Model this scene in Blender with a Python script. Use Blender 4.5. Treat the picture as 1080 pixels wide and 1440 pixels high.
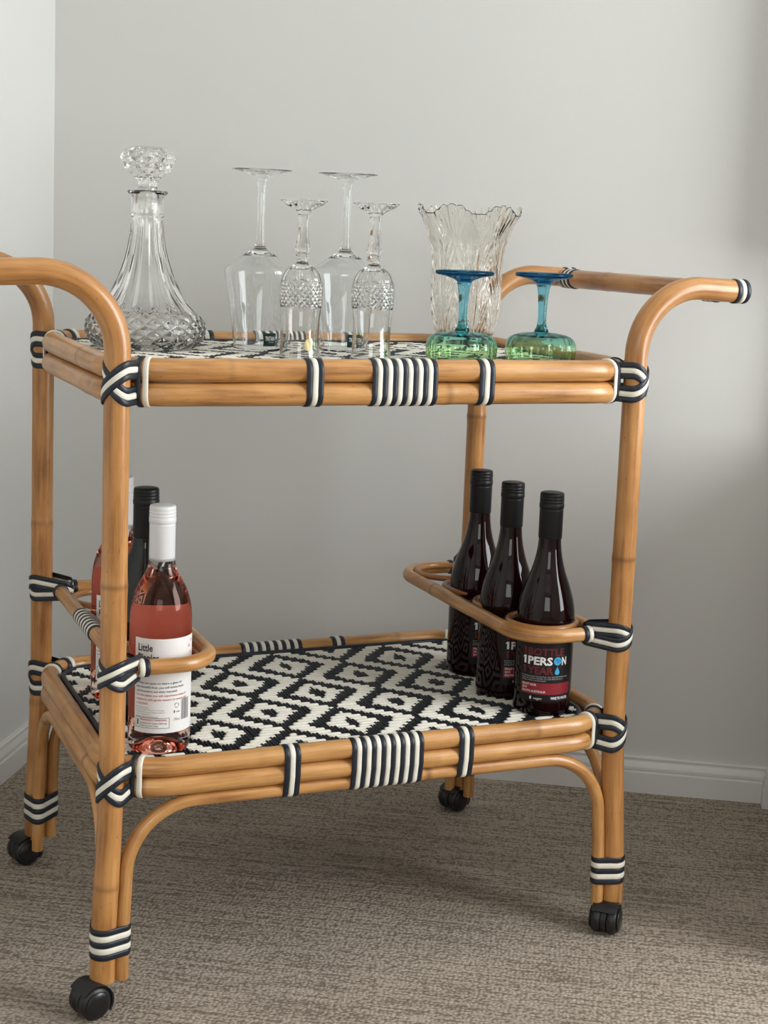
import bpy, math, random
from mathutils import Vector, Matrix

random.seed(7)
PI = math.pi
sc = bpy.context.scene
for o in list(bpy.data.objects):
    bpy.data.objects.remove(o)
C = sc.collection

# ------------------------------------------------------------------ camera, world, light, exposure
# room frame: back-left corner of the room = origin, back wall along +X (y = 0), left wall along -Y (x = 0)
CART_ROT = 0.55183
CART_LOC = Vector((0.41671, -0.89188, 0.0))
CART = Matrix.Translation(CART_LOC) @ Matrix.Rotation(CART_ROT, 4, 'Z')
F_PX, CX_PX, CY_PX = 2141.16, 540.0, 632.69
CAM_CART = Vector((-0.38250, -1.65637, 0.90963))
YAW, PITCH, ROLL = -0.402811, 0.140306, -0.039035


def cam_axes():
    cy, sy = math.cos(YAW), math.sin(YAW)
    fwd = Vector((-sy * math.cos(PITCH), cy * math.cos(PITCH), -math.sin(PITCH)))
    right = Vector((cy, sy, 0))
    down = fwd.cross(right)
    cr, sr = math.cos(ROLL), math.sin(ROLL)
    r2 = right * cr + down * sr
    d2 = down * cr - right * sr
    return r2, d2, fwd


R2, D2, FW = cam_axes()
cam_data = bpy.data.cameras.new('camera')
cam = bpy.data.objects.new('camera', cam_data)
C.objects.link(cam)
m = Matrix.Identity(4)
for i in range(3):
    m[i][0], m[i][1], m[i][2], m[i][3] = R2[i], -D2[i], -FW[i], CAM_CART[i]
cam.matrix_world = CART @ m
cam_data.sensor_fit = 'VERTICAL'
cam_data.sensor_height = 36.0
cam_data.lens = F_PX * 36.0 / 1440.0
cam_data.shift_y = -(720.0 - CY_PX) / 1440.0
cam_data.clip_start = 0.02
sc.camera = cam
CAM_W = cam.matrix_world.translation.copy()

world = bpy.data.worlds.new('world')
sc.world = world
world.use_nodes = True
world.node_tree.nodes['Background'].inputs['Color'].default_value = (0.75, 0.87, 1.0, 1)
world.node_tree.nodes['Background'].inputs['Strength'].default_value = 1.0

# daylight that enters by the window in the right-hand wall
WIN_X, WIN_Y0, WIN_Y1, WIN_Z0, WIN_Z1 = 2.90, -1.55, -0.45, 0.50, 2.12
ld = bpy.data.lights.new('window_daylight', 'AREA')
ld.shape = 'RECTANGLE'
ld.size = WIN_Z1 - WIN_Z0
ld.size_y = WIN_Y1 - WIN_Y0
ld.energy = 61.0
ld.color = (0.965, 0.985, 1.0)
lo = bpy.data.objects.new('window_daylight', ld)
C.objects.link(lo)
lo.location = (WIN_X + 0.02, (WIN_Y0 + WIN_Y1) / 2, (WIN_Z0 + WIN_Z1) / 2)
lo.rotation_euler = (0, PI / 2, 0)

# added fill lamp behind the camera, in a made-up window opening
W2_X0, W2_X1, W2_Z0, W2_Z1, YF = 0.5, 2.3, 0.85, 2.15, -5.2
ld2 = bpy.data.lights.new('rear_fill', 'AREA')
ld2.shape = 'RECTANGLE'
ld2.size = W2_X1 - W2_X0
ld2.size_y = W2_Z1 - W2_Z0
ld2.energy = 23.0
ld2.color = (1.0, 0.985, 0.955)
lo2 = bpy.data.objects.new('rear_fill', ld2)
C.objects.link(lo2)
lo2.location = ((W2_X0 + W2_X1) / 2, YF - 0.02, (W2_Z0 + W2_Z1) / 2)
lo2.rotation_euler = (PI / 2, 0, 0)

vs = sc.view_settings
vs.view_transform = 'Standard'
vs.look = 'None'
vs.exposure = 0.0
vs.gamma = 1.0
vs.use_curve_mapping = False
sc.cycles.max_bounces = 16
sc.cycles.transmission_bounces = 14
sc.cycles.transparent_max_bounces = 16
sc.cycles.diffuse_bounces = 5
sc.cycles.glossy_bounces = 6
sc.cycles.sample_clamp_indirect = 6.0


# ------------------------------------------------------------------ helpers
def ray_dir(px, py):
    d = R2 * ((px - CX_PX) / F_PX) + D2 * ((py - CY_PX) / F_PX) + FW
    return d


def at_z(px, py, z):
    """photo pixel -> cart-frame point on a horizontal surface at height z"""
    d = ray_dir(px, py)
    t = (z - CAM_CART.z) / d.z
    return CAM_CART + d * t


def at_y(px, py, y):
    d = ray_dir(px, py)
    t = (y - CAM_CART.y) / d.y
    return CAM_CART + d * t


def link(o, parent=None):
    C.objects.link(o)
    if parent is not None:
        o.parent = parent
    return o


def empty(name, parent=None, loc=(0, 0, 0), rz=0.0):
    o = bpy.data.objects.new(name, None)
    o.empty_display_size = 0.02
    link(o, parent)
    o.location = loc
    o.rotation_euler = (0, 0, rz)
    return o


def tag(o, label, cat, group=None):
    o['label'] = label
    o['category'] = cat
    if group:
        o['group'] = group
    return o


class MB:
    """collects vertices and faces for one mesh"""
    def __init__(self):
        self.v, self.f, self.sm, self.grain, self.node = [], [], [], [], []

    def add(self, verts, faces, smooth=True, grain=None, node=None):
        b = len(self.v)
        self.v += [tuple(p) for p in verts]
        self.f += [tuple(i + b for i in f) for f in faces]
        self.sm += [smooth] * len(faces)
        self.grain += grain if grain else [(p[0], p[1], p[2]) for p in verts]
        self.node += node if node else [0.0] * len(verts)

    def mesh(self, name, mat):
        me = bpy.data.meshes.new(name)
        me.from_pydata(self.v, [], self.f)
        me.polygons.foreach_set('use_smooth', self.sm)
        a = me.attributes.new('grain', 'FLOAT_VECTOR', 'POINT')
        a.data.foreach_set('vector', [c for g in self.grain for c in g])
        a = me.attributes.new('node', 'FLOAT', 'POINT')
        a.data.foreach_set('value', self.node)
        me.materials.append(mat)
        me.update()
        return me

    def build(self, name, mat, parent=None, label=None):
        o = bpy.data.objects.new(name, self.mesh(name, mat))
        link(o, parent)
        if label:
            o['label'] = label
        return o


def frames(pts, closed):
    n = len(pts)
    tans = []
    for i in range(n):
        a = pts[(i - 1) % n] if (closed or i > 0) else pts[i]
        b = pts[(i + 1) % n] if (closed or i < n - 1) else pts[i]
        tans.append((b - a).normalized())
    t0 = tans[0]
    ref = Vector((0, 0, 1)) if abs(t0.z) < 0.8 else Vector((1, 0, 0))
    nrm = (ref - t0 * ref.dot(t0)).normalized()
    ns = [nrm]
    for i in range(1, n):
        q = tans[i - 1].rotation_difference(tans[i])
        v = q @ ns[-1]
        v = (v - tans[i] * v.dot(tans[i])).normalized()
        ns.append(v)
    return tans, ns


def resample(pts, step, closed=False):
    P = [Vector(p) for p in pts]
    if closed:
        P.append(P[0].copy())
    L = [0.0]
    for a, b in zip(P, P[1:]):
        L.append(L[-1] + (b - a).length)
    n = max(4, int(round(L[-1] / step)))
    out = []
    k = 0
    for i in range(n if closed else n + 1):
        s = L[-1] * i / n
        while k < len(L) - 2 and L[k + 1] < s:
            k += 1
        t = (s - L[k]) / max(1e-9, L[k + 1] - L[k])
        out.append(P[k].lerp(P[k + 1], t))
    return out


def tube(mb, pts, r, seg=16, closed=False, nodes=(), step=None, r_end=None, cap=0.0):
    """round cane along a path; nodes = lengths along it that carry a growth ring"""
    P = resample(pts, step, closed) if step else [Vector(p) for p in pts]
    tans, ns = frames(P, closed)
    n = len(P)
    off = random.uniform(0, 50)
    tot = 0.0
    V, G, N = [], [], []
    twist = 0.0
    if closed:
        q = tans[-1].rotation_difference(tans[0]) @ ns[-1]
        twist = math.atan2(tans[0].dot(ns[0].cross(q)), ns[0].dot(q))
    ph = random.uniform(0, 6)
    for i in range(n):
        if i:
            tot += (P[i] - P[i - 1]).length
        rr = r if r_end is None else r + (r_end - r) * i / (n - 1)
        rr *= 1 + 0.012 * math.sin(tot * 17 + ph) + 0.008 * math.sin(tot * 41 + ph * 2)
        nd = 0.0
        for s in nodes:
            g = math.exp(-((tot - s) / 0.006) ** 2)
            rr *= 1 + 0.05 * g
            nd = max(nd, math.exp(-((tot - s - 0.002) / 0.0022) ** 2))
        b = tans[i].cross(ns[i])
        a0 = -twist * i / n
        for k in range(seg):
            a = 2 * PI * k / seg + a0
            c, s_ = math.cos(a), math.sin(a)
            V.append(P[i] + ns[i] * (c * rr) + b * (s_ * rr))
            G.append((c * r, s_ * r, tot + off))
            N.append(nd)
    Fc = []
    for i in range(n if closed else n - 1):
        j = (i + 1) % n
        for k in range(seg):
            l = (k + 1) % seg
            Fc.append((i * seg + k, j * seg + k, j * seg + l, i * seg + l))
    # orient: first ring normals point outwards
    Fc = [f[::-1] for f in Fc]
    mb.add(V, Fc, True, G, N)
    if not closed:
        for i, sgn in ((0, -1), (n - 1, 1)):
            ring = V[i * seg:(i + 1) * seg]
            c = P[i] + tans[i] * (sgn * cap)
            vv = ring + [c]
            ff = [(k, (k + 1) % seg, seg) if sgn < 0 else ((k + 1) % seg, k, seg) for k in range(seg)]
            ff = [f[::-1] for f in ff]
            mb.add(vv, ff, False, [(p.x * 0.3, p.y * 0.3, p.z) for p in vv])


def hull2d(circles, n=40, count=64):
    """taut outline round circles (x, y, r); returns evenly spaced (x, y, nx, ny)"""
    pts = []
    for x, y, r in circles:
        for k in range(n):
            a = 2 * PI * k / n
            pts.append((x + r * math.cos(a), y + r * math.sin(a)))
    pts = sorted(set(pts))

    def half(ps):
        h = []
        for p in ps:
            while len(h) > 1 and (h[-1][0] - h[-2][0]) * (p[1] - h[-2][1]) - (h[-1][1] - h[-2][1]) * (p[0] - h[-2][0]) <= 0:
                h.pop()
            h.append(p)
        return h
    a, b = half(pts), half(pts[::-1])
    H = a[:-1] + b[:-1]
    P = resample([(x, y, 0) for x, y in H], 1e9, True) if False else None
    V = [Vector((x, y, 0)) for x, y in H]
    per = sum((V[(i + 1) % len(V)] - V[i]).length for i in range(len(V)))
    R = resample(V, per / count, True)
    out = []
    m_ = len(R)
    for i in range(m_):
        t = (R[(i + 1) % m_] - R[i - 1]).normalized()
        out.append((R[i].x, R[i].y, t.y, -t.x))
    return out


def strand(pts, nrm, w, h, sink=0.0006):
    """flat cane strip with a domed face, closed round a bundle"""
    mb = MB()
    n = len(pts)
    prof = [(-0.5, 0.0), (-0.46, 0.62), (-0.30, 0.93), (0, 1.0), (0.30, 0.93), (0.46, 0.62), (0.5, 0.0)]
    m_ = len(prof)
    V, Fc, G = [], [], []
    for i in range(n):
        t = (pts[(i + 1) % n] - pts[i - 1]).normalized()
        nn = (nrm[i] - t * nrm[i].dot(t)).normalized()
        b = t.cross(nn)
        for a, c in prof:
            V.append(pts[i] + b * (a * w) + nn * (c * h - sink))
            G.append((a * w, c * h, i * 0.003))
    for i in range(n):
        j = (i + 1) % n
        for k in range(m_ - 1):
            Fc.append((i * m_ + k, j * m_ + k, j * m_ + k + 1, i * m_ + k + 1))
    mb.add(V, Fc, True, G)
    return mb


def lathe(profile, seg, mod=None):
    """profile [(r, z)] from axis to axis (closed solid) -> list of rings, faces by ring index; mod(theta, r, z, i) -> (r, z)"""
    rings = []
    for i, (r, z) in enumerate(profile):
        ring = []
        for k in range(seg):
            a = 2 * PI * k / seg
            rr, zz = (mod(a, r, z, i) if mod else (r, z))
            ring.append((rr * math.cos(a), rr * math.sin(a), zz))
        rings.append(ring)
    return rings


def lathe_mesh(rings, i0, i1, smooth=True, flip=False):
    """one watertight slice of a lathed profile, rings i0..i1"""
    mb = MB()
    seg = len(rings[0])
    V, Fc = [], []
    idx = []
    for i in range(i0, i1 + 1):
        ring = rings[i]
        if max(abs(p[0]) + abs(p[1]) for p in ring) < 1e-7:
            idx.append([len(V)] * seg)
            V.append((0, 0, ring[0][2]))
        else:
            idx.append(list(range(len(V), len(V) + seg)))
            V += ring
    for a, b in zip(idx, idx[1:]):
        for k in range(seg):
            l = (k + 1) % seg
            q = [a[k], a[l], b[l], b[k]]
            q2 = []
            for x in q:
                if x not in q2:
                    q2.append(x)
            if len(q2) > 2:
                Fc.append(tuple(q2[::-1] if flip else q2))
    mb.add(V, Fc, smooth)
    return mb


def box(mb, x0, x1, y0, y1, z0, z1, bevel=0.0):
    V = [(x, y, z) for z in (z0, z1) for y in (y0, y1) for x in (x0, x1)]
    mb.add(V, [(0, 2, 3, 1), (4, 5, 7, 6), (0, 1, 5, 4), (2, 6, 7, 3), (0, 4, 6, 2), (1, 3, 7, 5)], False)


def cyl(mb, c, axis, r, h, seg=24, dome=0.0, chamfer=0.0):
    """solid disc/cylinder centred at c along axis, optionally chamfered and domed on both faces"""
    axis = Vector(axis).normalized()
    ref = Vector((0, 0, 1)) if abs(axis.z) < 0.9 else Vector((1, 0, 0))
    u = (ref - axis * ref.dot(axis)).normalized()
    w = axis.cross(u)
    c = Vector(c)
    st = [(0, -h / 2 - dome), (r * 0.55, -h / 2 - dome * 0.8), (r - chamfer, -h / 2), (r, -h / 2 + chamfer),
          (r, h / 2 - chamfer), (r - chamfer, h / 2), (r * 0.55, h / 2 + dome * 0.8), (0, h / 2 + dome)]
    V, Fc, idx = [], [], []
    for rr, t in st:
        if rr < 1e-9:
            idx.append([len(V)] * seg)
            V.append(c + axis * t)
        else:
            idx.append(list(range(len(V), len(V) + seg)))
            V += [c + axis * t + (u * math.cos(2 * PI * k / seg) + w * math.sin(2 * PI * k / seg)) * rr for k in range(seg)]
    for a, b in zip(idx, idx[1:]):
        for k in range(seg):
            l = (k + 1) % seg
            q = []
            for x in (a[k], a[l], b[l], b[k]):
                if x not in q:
                    q.append(x)
            Fc.append(tuple(q))
    mb.add(V, Fc, chamfer > 0 or dome > 0)


def rounded_rect(x0, x1, y0, y1, z, rc, n=10):
    """closed path; rc = radius or (front-left, front-right, back-right, back-left)"""
    if not isinstance(rc, (tuple, list)):
        rc = (rc,) * 4
    cs = [(x0 + rc[0], y0 + rc[0], PI, rc[0]), (x1 - rc[1], y0 + rc[1], 1.5 * PI, rc[1]),
          (x1 - rc[2], y1 - rc[2], 0, rc[2]), (x0 + rc[3], y1 - rc[3], 0.5 * PI, rc[3])]
    pts = []
    for cx, cy, a0, r in cs:
        for k in range(n + 1):
            a = a0 + 0.5 * PI * k / n
            pts.append(Vector((cx + r * math.cos(a), cy + r * math.sin(a), z)))
    return pts


# ------------------------------------------------------------------ materials
def new_mat(name):
    mt = bpy.data.materials.new(name)
    mt.use_nodes = True
    nt = mt.node_tree
    return mt, nt, nt.nodes['Principled BSDF']


def nd(nt, kind, **kw):
    n = nt.nodes.new(kind)
    for k, v in kw.items():
        if hasattr(n, k) and not k.startswith('in_'):
            setattr(n, k, v)
    return n


def setin(n, **kw):
    for k, v in kw.items():
        n.inputs[k.replace('_', ' ')].default_value = v
    return n


def ramp(nt, fac, stops):
    n = nt.nodes.new('ShaderNodeValToRGB')
    el = n.color_ramp.elements
    while len(el) < len(stops):
        el.new(0.5)
    for e, (p, c) in zip(el, stops):
        e.position = p
        e.color = (*c, 1) if len(c) == 3 else c
    nt.links.new(fac, n.inputs['Fac'])
    return n


def plain(name, col, rough=0.5, spec=0.5, metallic=0.0, noise=0.0, nscale=60, bump=0.0, coat=0.0):
    mt, nt, bs = new_mat(name)
    bs.inputs['Base Color'].default_value = (*col, 1)
    bs.inputs['Roughness'].default_value = rough
    bs.inputs['Specular IOR Level'].default_value = spec
    bs.inputs['Metallic'].default_value = metallic
    bs.inputs['Coat Weight'].default_value = coat
    if noise or bump:
        tc = nt.nodes.new('ShaderNodeTexCoord')
        nz = nt.nodes.new('ShaderNodeTexNoise')
        nz.inputs['Scale'].default_value = nscale
        nz.inputs['Detail'].default_value = 4
        nt.links.new(tc.outputs['Object'], nz.inputs['Vector'])
        if noise:
            r = ramp(nt, nz.outputs['Fac'], [(0.3, tuple(c * (1 - noise) for c in col)), (0.7, tuple(min(1, c * (1 + noise)) for c in col))])
            nt.links.new(r.outputs['Color'], bs.inputs['Base Color'])
        if bump:
            b = nt.nodes.new('ShaderNodeBump')
            b.inputs['Strength'].default_value = bump
            b.inputs['Distance'].default_value = 0.002
            nt.links.new(nz.outputs['Fac'], b.inputs['Height'])
            nt.links.new(b.outputs['Normal'], bs.inputs['Normal'])
    return mt


def rattan_mat(name, dark, mid, light, rough=0.3):
    mt, nt, bs = new_mat(name)
    at = nt.nodes.new('ShaderNodeAttribute')
    at.attribute_name = 'grain'
    mp = nt.nodes.new('ShaderNodeMapping')
    mp.inputs['Scale'].default_value = (170, 170, 9)
    nt.links.new(at.outputs['Vector'], mp.inputs['Vector'])
    n1 = nt.nodes.new('ShaderNodeTexNoise')
    setin(n1, Scale=1.0, Detail=6.0, Roughness=0.6)
    nt.links.new(mp.outputs['Vector'], n1.inputs['Vector'])
    mp2 = nt.nodes.new('ShaderNodeMapping')
    mp2.inputs['Scale'].default_value = (40, 40, 14)
    nt.links.new(at.outputs['Vector'], mp2.inputs['Vector'])
    n2 = nt.nodes.new('ShaderNodeTexNoise')
    setin(n2, Scale=1.0, Detail=4.0)
    nt.links.new(mp2.outputs['Vector'], n2.inputs['Vector'])
    mx = nt.nodes.new('ShaderNodeMath')
    mx.operation = 'MULTIPLY_ADD'
    mx.inputs[1].default_value = 0.55
    nt.links.new(n1.outputs['Fac'], mx.inputs[0])
    ml = nt.nodes.new('ShaderNodeMath')
    ml.operation = 'MULTIPLY'
    ml.inputs[1].default_value = 0.45
    nt.links.new(n2.outputs['Fac'], ml.inputs[0])
    nt.links.new(ml.outputs[0], mx.inputs[2])
    cr = ramp(nt, mx.outputs[0], [(0.34, dark), (0.48, mid), (0.64, light)])
    # specks of dark skin
    mp3 = nt.nodes.new('ShaderNodeMapping')
    mp3.inputs['Scale'].default_value = (260, 260, 120)
    nt.links.new(at.outputs['Vector'], mp3.inputs['Vector'])
    n3 = nt.nodes.new('ShaderNodeTexNoise')
    setin(n3, Scale=1.0, Detail=2.0)
    nt.links.new(mp3.outputs['Vector'], n3.inputs['Vector'])
    sp = ramp(nt, n3.outputs['Fac'], [(0.70, (0, 0, 0)), (0.78, (1, 1, 1))])
    an = nt.nodes.new('ShaderNodeAttribute')
    an.attribute_name = 'node'
    ad = nt.nodes.new('ShaderNodeMath')
    ad.operation = 'MULTIPLY_ADD'
    ad.inputs[1].default_value = 0.5
    nt.links.new(sp.outputs['Color'], ad.inputs[0])
    na = nt.nodes.new('ShaderNodeMath')
    na.operation = 'MULTIPLY'
    na.inputs[1].default_value = 0.85
    nt.links.new(an.outputs['Fac'], na.inputs[0])
    nt.links.new(na.outputs[0], ad.inputs[2])
    ad.use_clamp = True
    mix = nt.nodes.new('ShaderNodeMix')
    mix.data_type = 'RGBA'
    nt.links.new(ad.outputs[0], mix.inputs[0])
    nt.links.new(cr.outputs['Color'], mix.inputs[6])
    mix.inputs[7].default_value = (dark[0] * 0.45, dark[1] * 0.4, dark[2] * 0.4, 1)
    nt.links.new(mix.outputs[2], bs.inputs['Base Color'])
    bs.inputs['Roughness'].default_value = rough
    bs.inputs['Coat Weight'].default_value = 0.25
    bs.inputs['Coat Roughness'].default_value = 0.18
    b = nt.nodes.new('ShaderNodeBump')
    b.inputs['Strength'].default_value = 0.25
    b.inputs['Distance'].default_value = 0.0012
    nt.links.new(n1.outputs['Fac'], b.inputs['Height'])
    nt.links.new(b.outputs['Normal'], bs.inputs['Normal'])
    return mt


def glass_mat(name, col=(1, 1, 1), ior=1.5, rough=0.0, stops=None):
    """clear glass; stops = [(z, colour)] tints it along its own height"""
    mt, nt, bs = new_mat(name)
    out = nt.nodes['Material Output']
    nt.nodes.remove(bs)
    g = nt.nodes.new('ShaderNodeBsdfGlass')
    g.inputs['IOR'].default_value = ior
    g.inputs['Roughness'].default_value = rough
    g.inputs['Color'].default_value = (*col, 1)
    if stops:
        tc = nt.nodes.new('ShaderNodeTexCoord')
        sx = nt.nodes.new('ShaderNodeSeparateXYZ')
        nt.links.new(tc.outputs['Object'], sx.inputs[0])
        z0, z1 = stops[0][0], stops[-1][0]
        mr = nt.nodes.new('ShaderNodeMapRange')
        mr.inputs['From Min'].default_value = z0
        mr.inputs['From Max'].default_value = z1
        nt.links.new(sx.outputs['Z'], mr.inputs['Value'])
        r = ramp(nt, mr.outputs[0], [((z - z0) / (z1 - z0), c) for z, c in stops])
        nt.links.new(r.outputs['Color'], g.inputs['Color'])
    nt.links.new(g.outputs[0], out.inputs['Surface'])
    return mt


M = {}
M['rattan'] = rattan_mat('rattan', (0.25, 0.098, 0.026), (0.455, 0.205, 0.060), (0.60, 0.30, 0.100))
M['rattan_rail'] = rattan_mat('rattan_rail', (0.28, 0.118, 0.034), (0.50, 0.240, 0.075), (0.65, 0.35, 0.125))
M['rattan_ring'] = rattan_mat('rattan_ring', (0.22, 0.080, 0.024), (0.37, 0.155, 0.048), (0.48, 0.22, 0.075))
M['navy'] = plain('navy_cane', (0.0085, 0.0135, 0.0235), 0.42, 0.5, noise=0.25, nscale=90)
M['white'] = plain('white_cane', (0.80, 0.765, 0.66), 0.42, 0.5, noise=0.05, nscale=60)
M['navy_weave'] = plain('navy_weave', (0.010, 0.0145, 0.0225), 0.5, 0.4, noise=0.3, nscale=120)
M['white_weave'] = plain('white_weave', (0.82, 0.79, 0.69), 0.5, 0.4, noise=0.06, nscale=120)
M['black_plastic'] = plain('black_plastic', (0.012, 0.012, 0.013), 0.42, 0.5, noise=0.2, nscale=200)
M['black_gloss'] = plain('black_gloss', (0.010, 0.010, 0.011), 0.28, 0.5)
M['metal'] = plain('metal', (0.45, 0.43, 0.40), 0.35, 0.5, metallic=1.0)
M['trim'] = plain('trim_paint', (0.74, 0.735, 0.715), 0.35, 0.5, noise=0.015, nscale=8)
M['ceiling'] = plain('ceiling_paint', (0.80, 0.80, 0.79), 0.8, 0.2, noise=0.01, nscale=10)
M['red_glass'] = None
M['paper'] = plain('white_paper', (0.84, 0.83, 0.81), 0.55, 0.3, noise=0.015, nscale=300)
M['ink'] = plain('black_ink', (0.035, 0.035, 0.04), 0.6, 0.2)
M['ink_grey'] = plain('grey_ink', (0.28, 0.28, 0.29), 0.6, 0.2)
M['ink_red'] = plain('red_ink', (0.50, 0.075, 0.085), 0.6, 0.2)
M['ink_white'] = plain('white_ink', (0.88, 0.87, 0.85), 0.5, 0.3)
M['ink_dim'] = plain('dark_red_ink', (0.165, 0.022, 0.028), 0.5, 0.3)
M['ink_blue'] = plain('light_blue_ink', (0.06, 0.42, 0.75), 0.5, 0.3)
M['ink_deep'] = plain('deep_blue_ink', (0.02, 0.16, 0.42), 0.5, 0.3)
M['ink_lightgrey'] = plain('light_grey_ink', (0.45, 0.44, 0.43), 0.5, 0.3)
M['black_label'] = plain('black_label', (0.010, 0.010, 0.011), 0.45, 0.3)
M['band_red'] = plain('red_band_ink', (0.27, 0.022, 0.034), 0.45, 0.3)
M['cap_black'] = plain('black_cap', (0.008, 0.008, 0.009), 0.42, 0.3, noise=0.1, nscale=300)
M['cap_white'] = plain('white_cap', (0.76, 0.77, 0.785), 0.38, 0.5, noise=0.015, nscale=300)
M['green_tag'] = plain('green_sticker', (0.012, 0.045, 0.042), 0.4, 0.4)
M['gold'] = plain('gold_sticker', (0.70, 0.58, 0.28), 0.35, 0.5, metallic=0.3)
M['clear'] = glass_mat('clear_glass', (0.985, 0.99, 0.99), 1.5)
M['crystal'] = glass_mat('lead_crystal', (0.985, 0.985, 0.98), 1.54)
M['vase'] = glass_mat('pressed_glass', (0.985, 0.98, 0.965), 1.5)
M['coupe'] = glass_mat('blue_green_glass', stops=[(0.0, (0.90, 0.97, 0.82)), (0.018, (0.85, 0.96, 0.84)), (0.034, (0.62, 0.87, 0.86)),
                                                  (0.042, (0.48, 0.77, 0.82)), (0.095, (0.52, 0.80, 0.88)), (0.108, (0.36, 0.64, 0.80)), (0.118, (0.17, 0.36, 0.52))], ior=1.45)


def dark_wine_mat():
    mt, nt, bs = new_mat('dark_wine_bottle')
    tc = nt.nodes.new('ShaderNodeTexCoord')
    nz = nt.nodes.new('ShaderNodeTexNoise')
    nz.inputs['Scale'].default_value = 25
    nt.links.new(tc.outputs['Object'], nz.inputs['Vector'])
    r = ramp(nt, nz.outputs['Fac'], [(0.3, (0.006, 0.0010, 0.0016)), (0.7, (0.010, 0.0014, 0.0024))])
    nt.links.new(r.outputs['Color'], bs.inputs['Base Color'])
    bs.inputs['Roughness'].default_value = 0.035
    bs.inputs['IOR'].default_value = 1.42
    return mt


M['dark_wine'] = dark_wine_mat()
M['dark_glass'] = plain('black_bottle_glass', (0.006, 0.007, 0.007), 0.06, 0.5)
M['rose'] = glass_mat('rose_wine_bottle', ior=1.38, stops=[(0.0, (0.97, 0.94, 0.92)), (0.016, (0.97, 0.90, 0.87)), (0.024, (0.965, 0.67, 0.60)),
                                                        (0.211, (0.965, 0.67, 0.60)), (0.217, (0.97, 0.95, 0.94)), (0.30, (0.97, 0.97, 0.96))])


def wall_mat(name, col):
    mt, nt, bs = new_mat(name)
    tc = nt.nodes.new('ShaderNodeTexCoord')
    n1 = nt.nodes.new('ShaderNodeTexNoise')
    setin(n1, Scale=420.0, Detail=4.0)
    nt.links.new(tc.outputs['Object'], n1.inputs['Vector'])
    n2 = nt.nodes.new('ShaderNodeTexNoise')
    setin(n2, Scale=1.6, Detail=3.0)
    nt.links.new(tc.outputs['Object'], n2.inputs['Vector'])
    r = ramp(nt, n2.outputs['Fac'], [(0.3, tuple(c * 0.985 for c in col)), (0.7, tuple(c * 1.015 for c in col))])
    nt.links.new(r.outputs['Color'], bs.inputs['Base Color'])
    bs.inputs['Roughness'].default_value = 0.62
    bs.inputs['Specular IOR Level'].default_value = 0.3
    b = nt.nodes.new('ShaderNodeBump')
    b.inputs['Strength'].default_value = 0.10
    b.inputs['Distance'].default_value = 0.001
    nt.links.new(n1.outputs['Fac'], b.inputs['Height'])
    nt.links.new(b.outputs['Normal'], bs.inputs['Normal'])
    return mt


M['wall'] = wall_mat('wall_paint', (0.66, 0.66, 0.635))


def carpet_mat():
    mt, nt, bs = new_mat('loop_carpet')
    tc = nt.nodes.new('ShaderNodeTexCoord')
    mp = nt.nodes.new('ShaderNodeMapping')
    mp.inputs['Scale'].default_value = (190, 250, 100)
    nt.links.new(tc.outputs['Object'], mp.inputs['Vector'])
    # wobble the rows a little
    nz = nt.nodes.new('ShaderNodeTexNoise')
    setin(nz, Scale=14.0, Detail=3.0)
    nt.links.new(tc.outputs['Object'], nz.inputs['Vector'])
    va = nt.nodes.new('ShaderNodeVectorMath')
    va.operation = 'MULTIPLY_ADD'
    va.inputs[1].default_value = (1.8, 1.4, 0)
    nt.links.new(nz.outputs['Color'], va.inputs[0])
    nt.links.new(mp.outputs['Vector'], va.inputs[2])
    vo = nt.nodes.new('ShaderNodeTexVoronoi')
    vo.inputs['Scale'].default_value = 1.0
    vo.inputs['Randomness'].default_value = 0.72
    nt.links.new(va.outputs[0], vo.inputs['Vector'])
    # long darker rows between the lines of loops
    mr = nt.nodes.new('ShaderNodeMapping')
    mr.inputs['Scale'].default_value = (7, 190, 1)
    nt.links.new(tc.outputs['Object'], mr.inputs['Vector'])
    nr = nt.nodes.new('ShaderNodeTexNoise')
    setin(nr, Scale=1.0, Detail=3.0, Roughness=0.6)
    nt.links.new(mr.outputs['Vector'], nr.inputs['Vector'])
    big = nt.nodes.new('ShaderNodeTexNoise')
    setin(big, Scale=5.0, Detail=4.0)
    nt.links.new(tc.outputs['Object'], big.inputs['Vector'])
    h = nt.nodes.new('ShaderNodeMath')
    h.operation = 'MULTIPLY_ADD'
    h.inputs[1].default_value = -0.85
    nt.links.new(vo.outputs['Distance'], h.inputs[0])
    h2 = nt.nodes.new('ShaderNodeMath')
    h2.operation = 'MULTIPLY'
    h2.inputs[1].default_value = 1.25
    nt.links.new(nr.outputs['Fac'], h2.inputs[0])
    nt.links.new(h2.outputs[0], h.inputs[2])
    r = ramp(nt, h.outputs[0], [(0.0, (0.215, 0.178, 0.140)), (0.16, (0.37, 0.312, 0.250)), (0.5, (0.49, 0.42, 0.345))])
    mx = nt.nodes.new('ShaderNodeMix')
    mx.data_type = 'RGBA'
    mx.blend_type = 'MULTIPLY'
    mx.inputs[0].default_value = 1.0
    rb = ramp(nt, big.outputs['Fac'], [(0.3, (0.93, 0.93, 0.93)), (0.7, (1.05, 1.05, 1.05))])
    nt.links.new(r.outputs['Color'], mx.inputs[6])
    nt.links.new(rb.outputs['Color'], mx.inputs[7])
    nt.links.new(mx.outputs[2], bs.inputs['Base Color'])
    bs.inputs['Roughness'].default_value = 0.95
    bs.inputs['Specular IOR Level'].default_value = 0.1
    b = nt.nodes.new('ShaderNodeBump')
    b.inputs['Strength'].default_value = 0.6
    b.inputs['Distance'].default_value = 0.004
    nt.links.new(h.outputs[0], b.inputs['Height'])
    nt.links.new(b.outputs['Normal'], bs.inputs['Normal'])
    return mt


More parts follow.
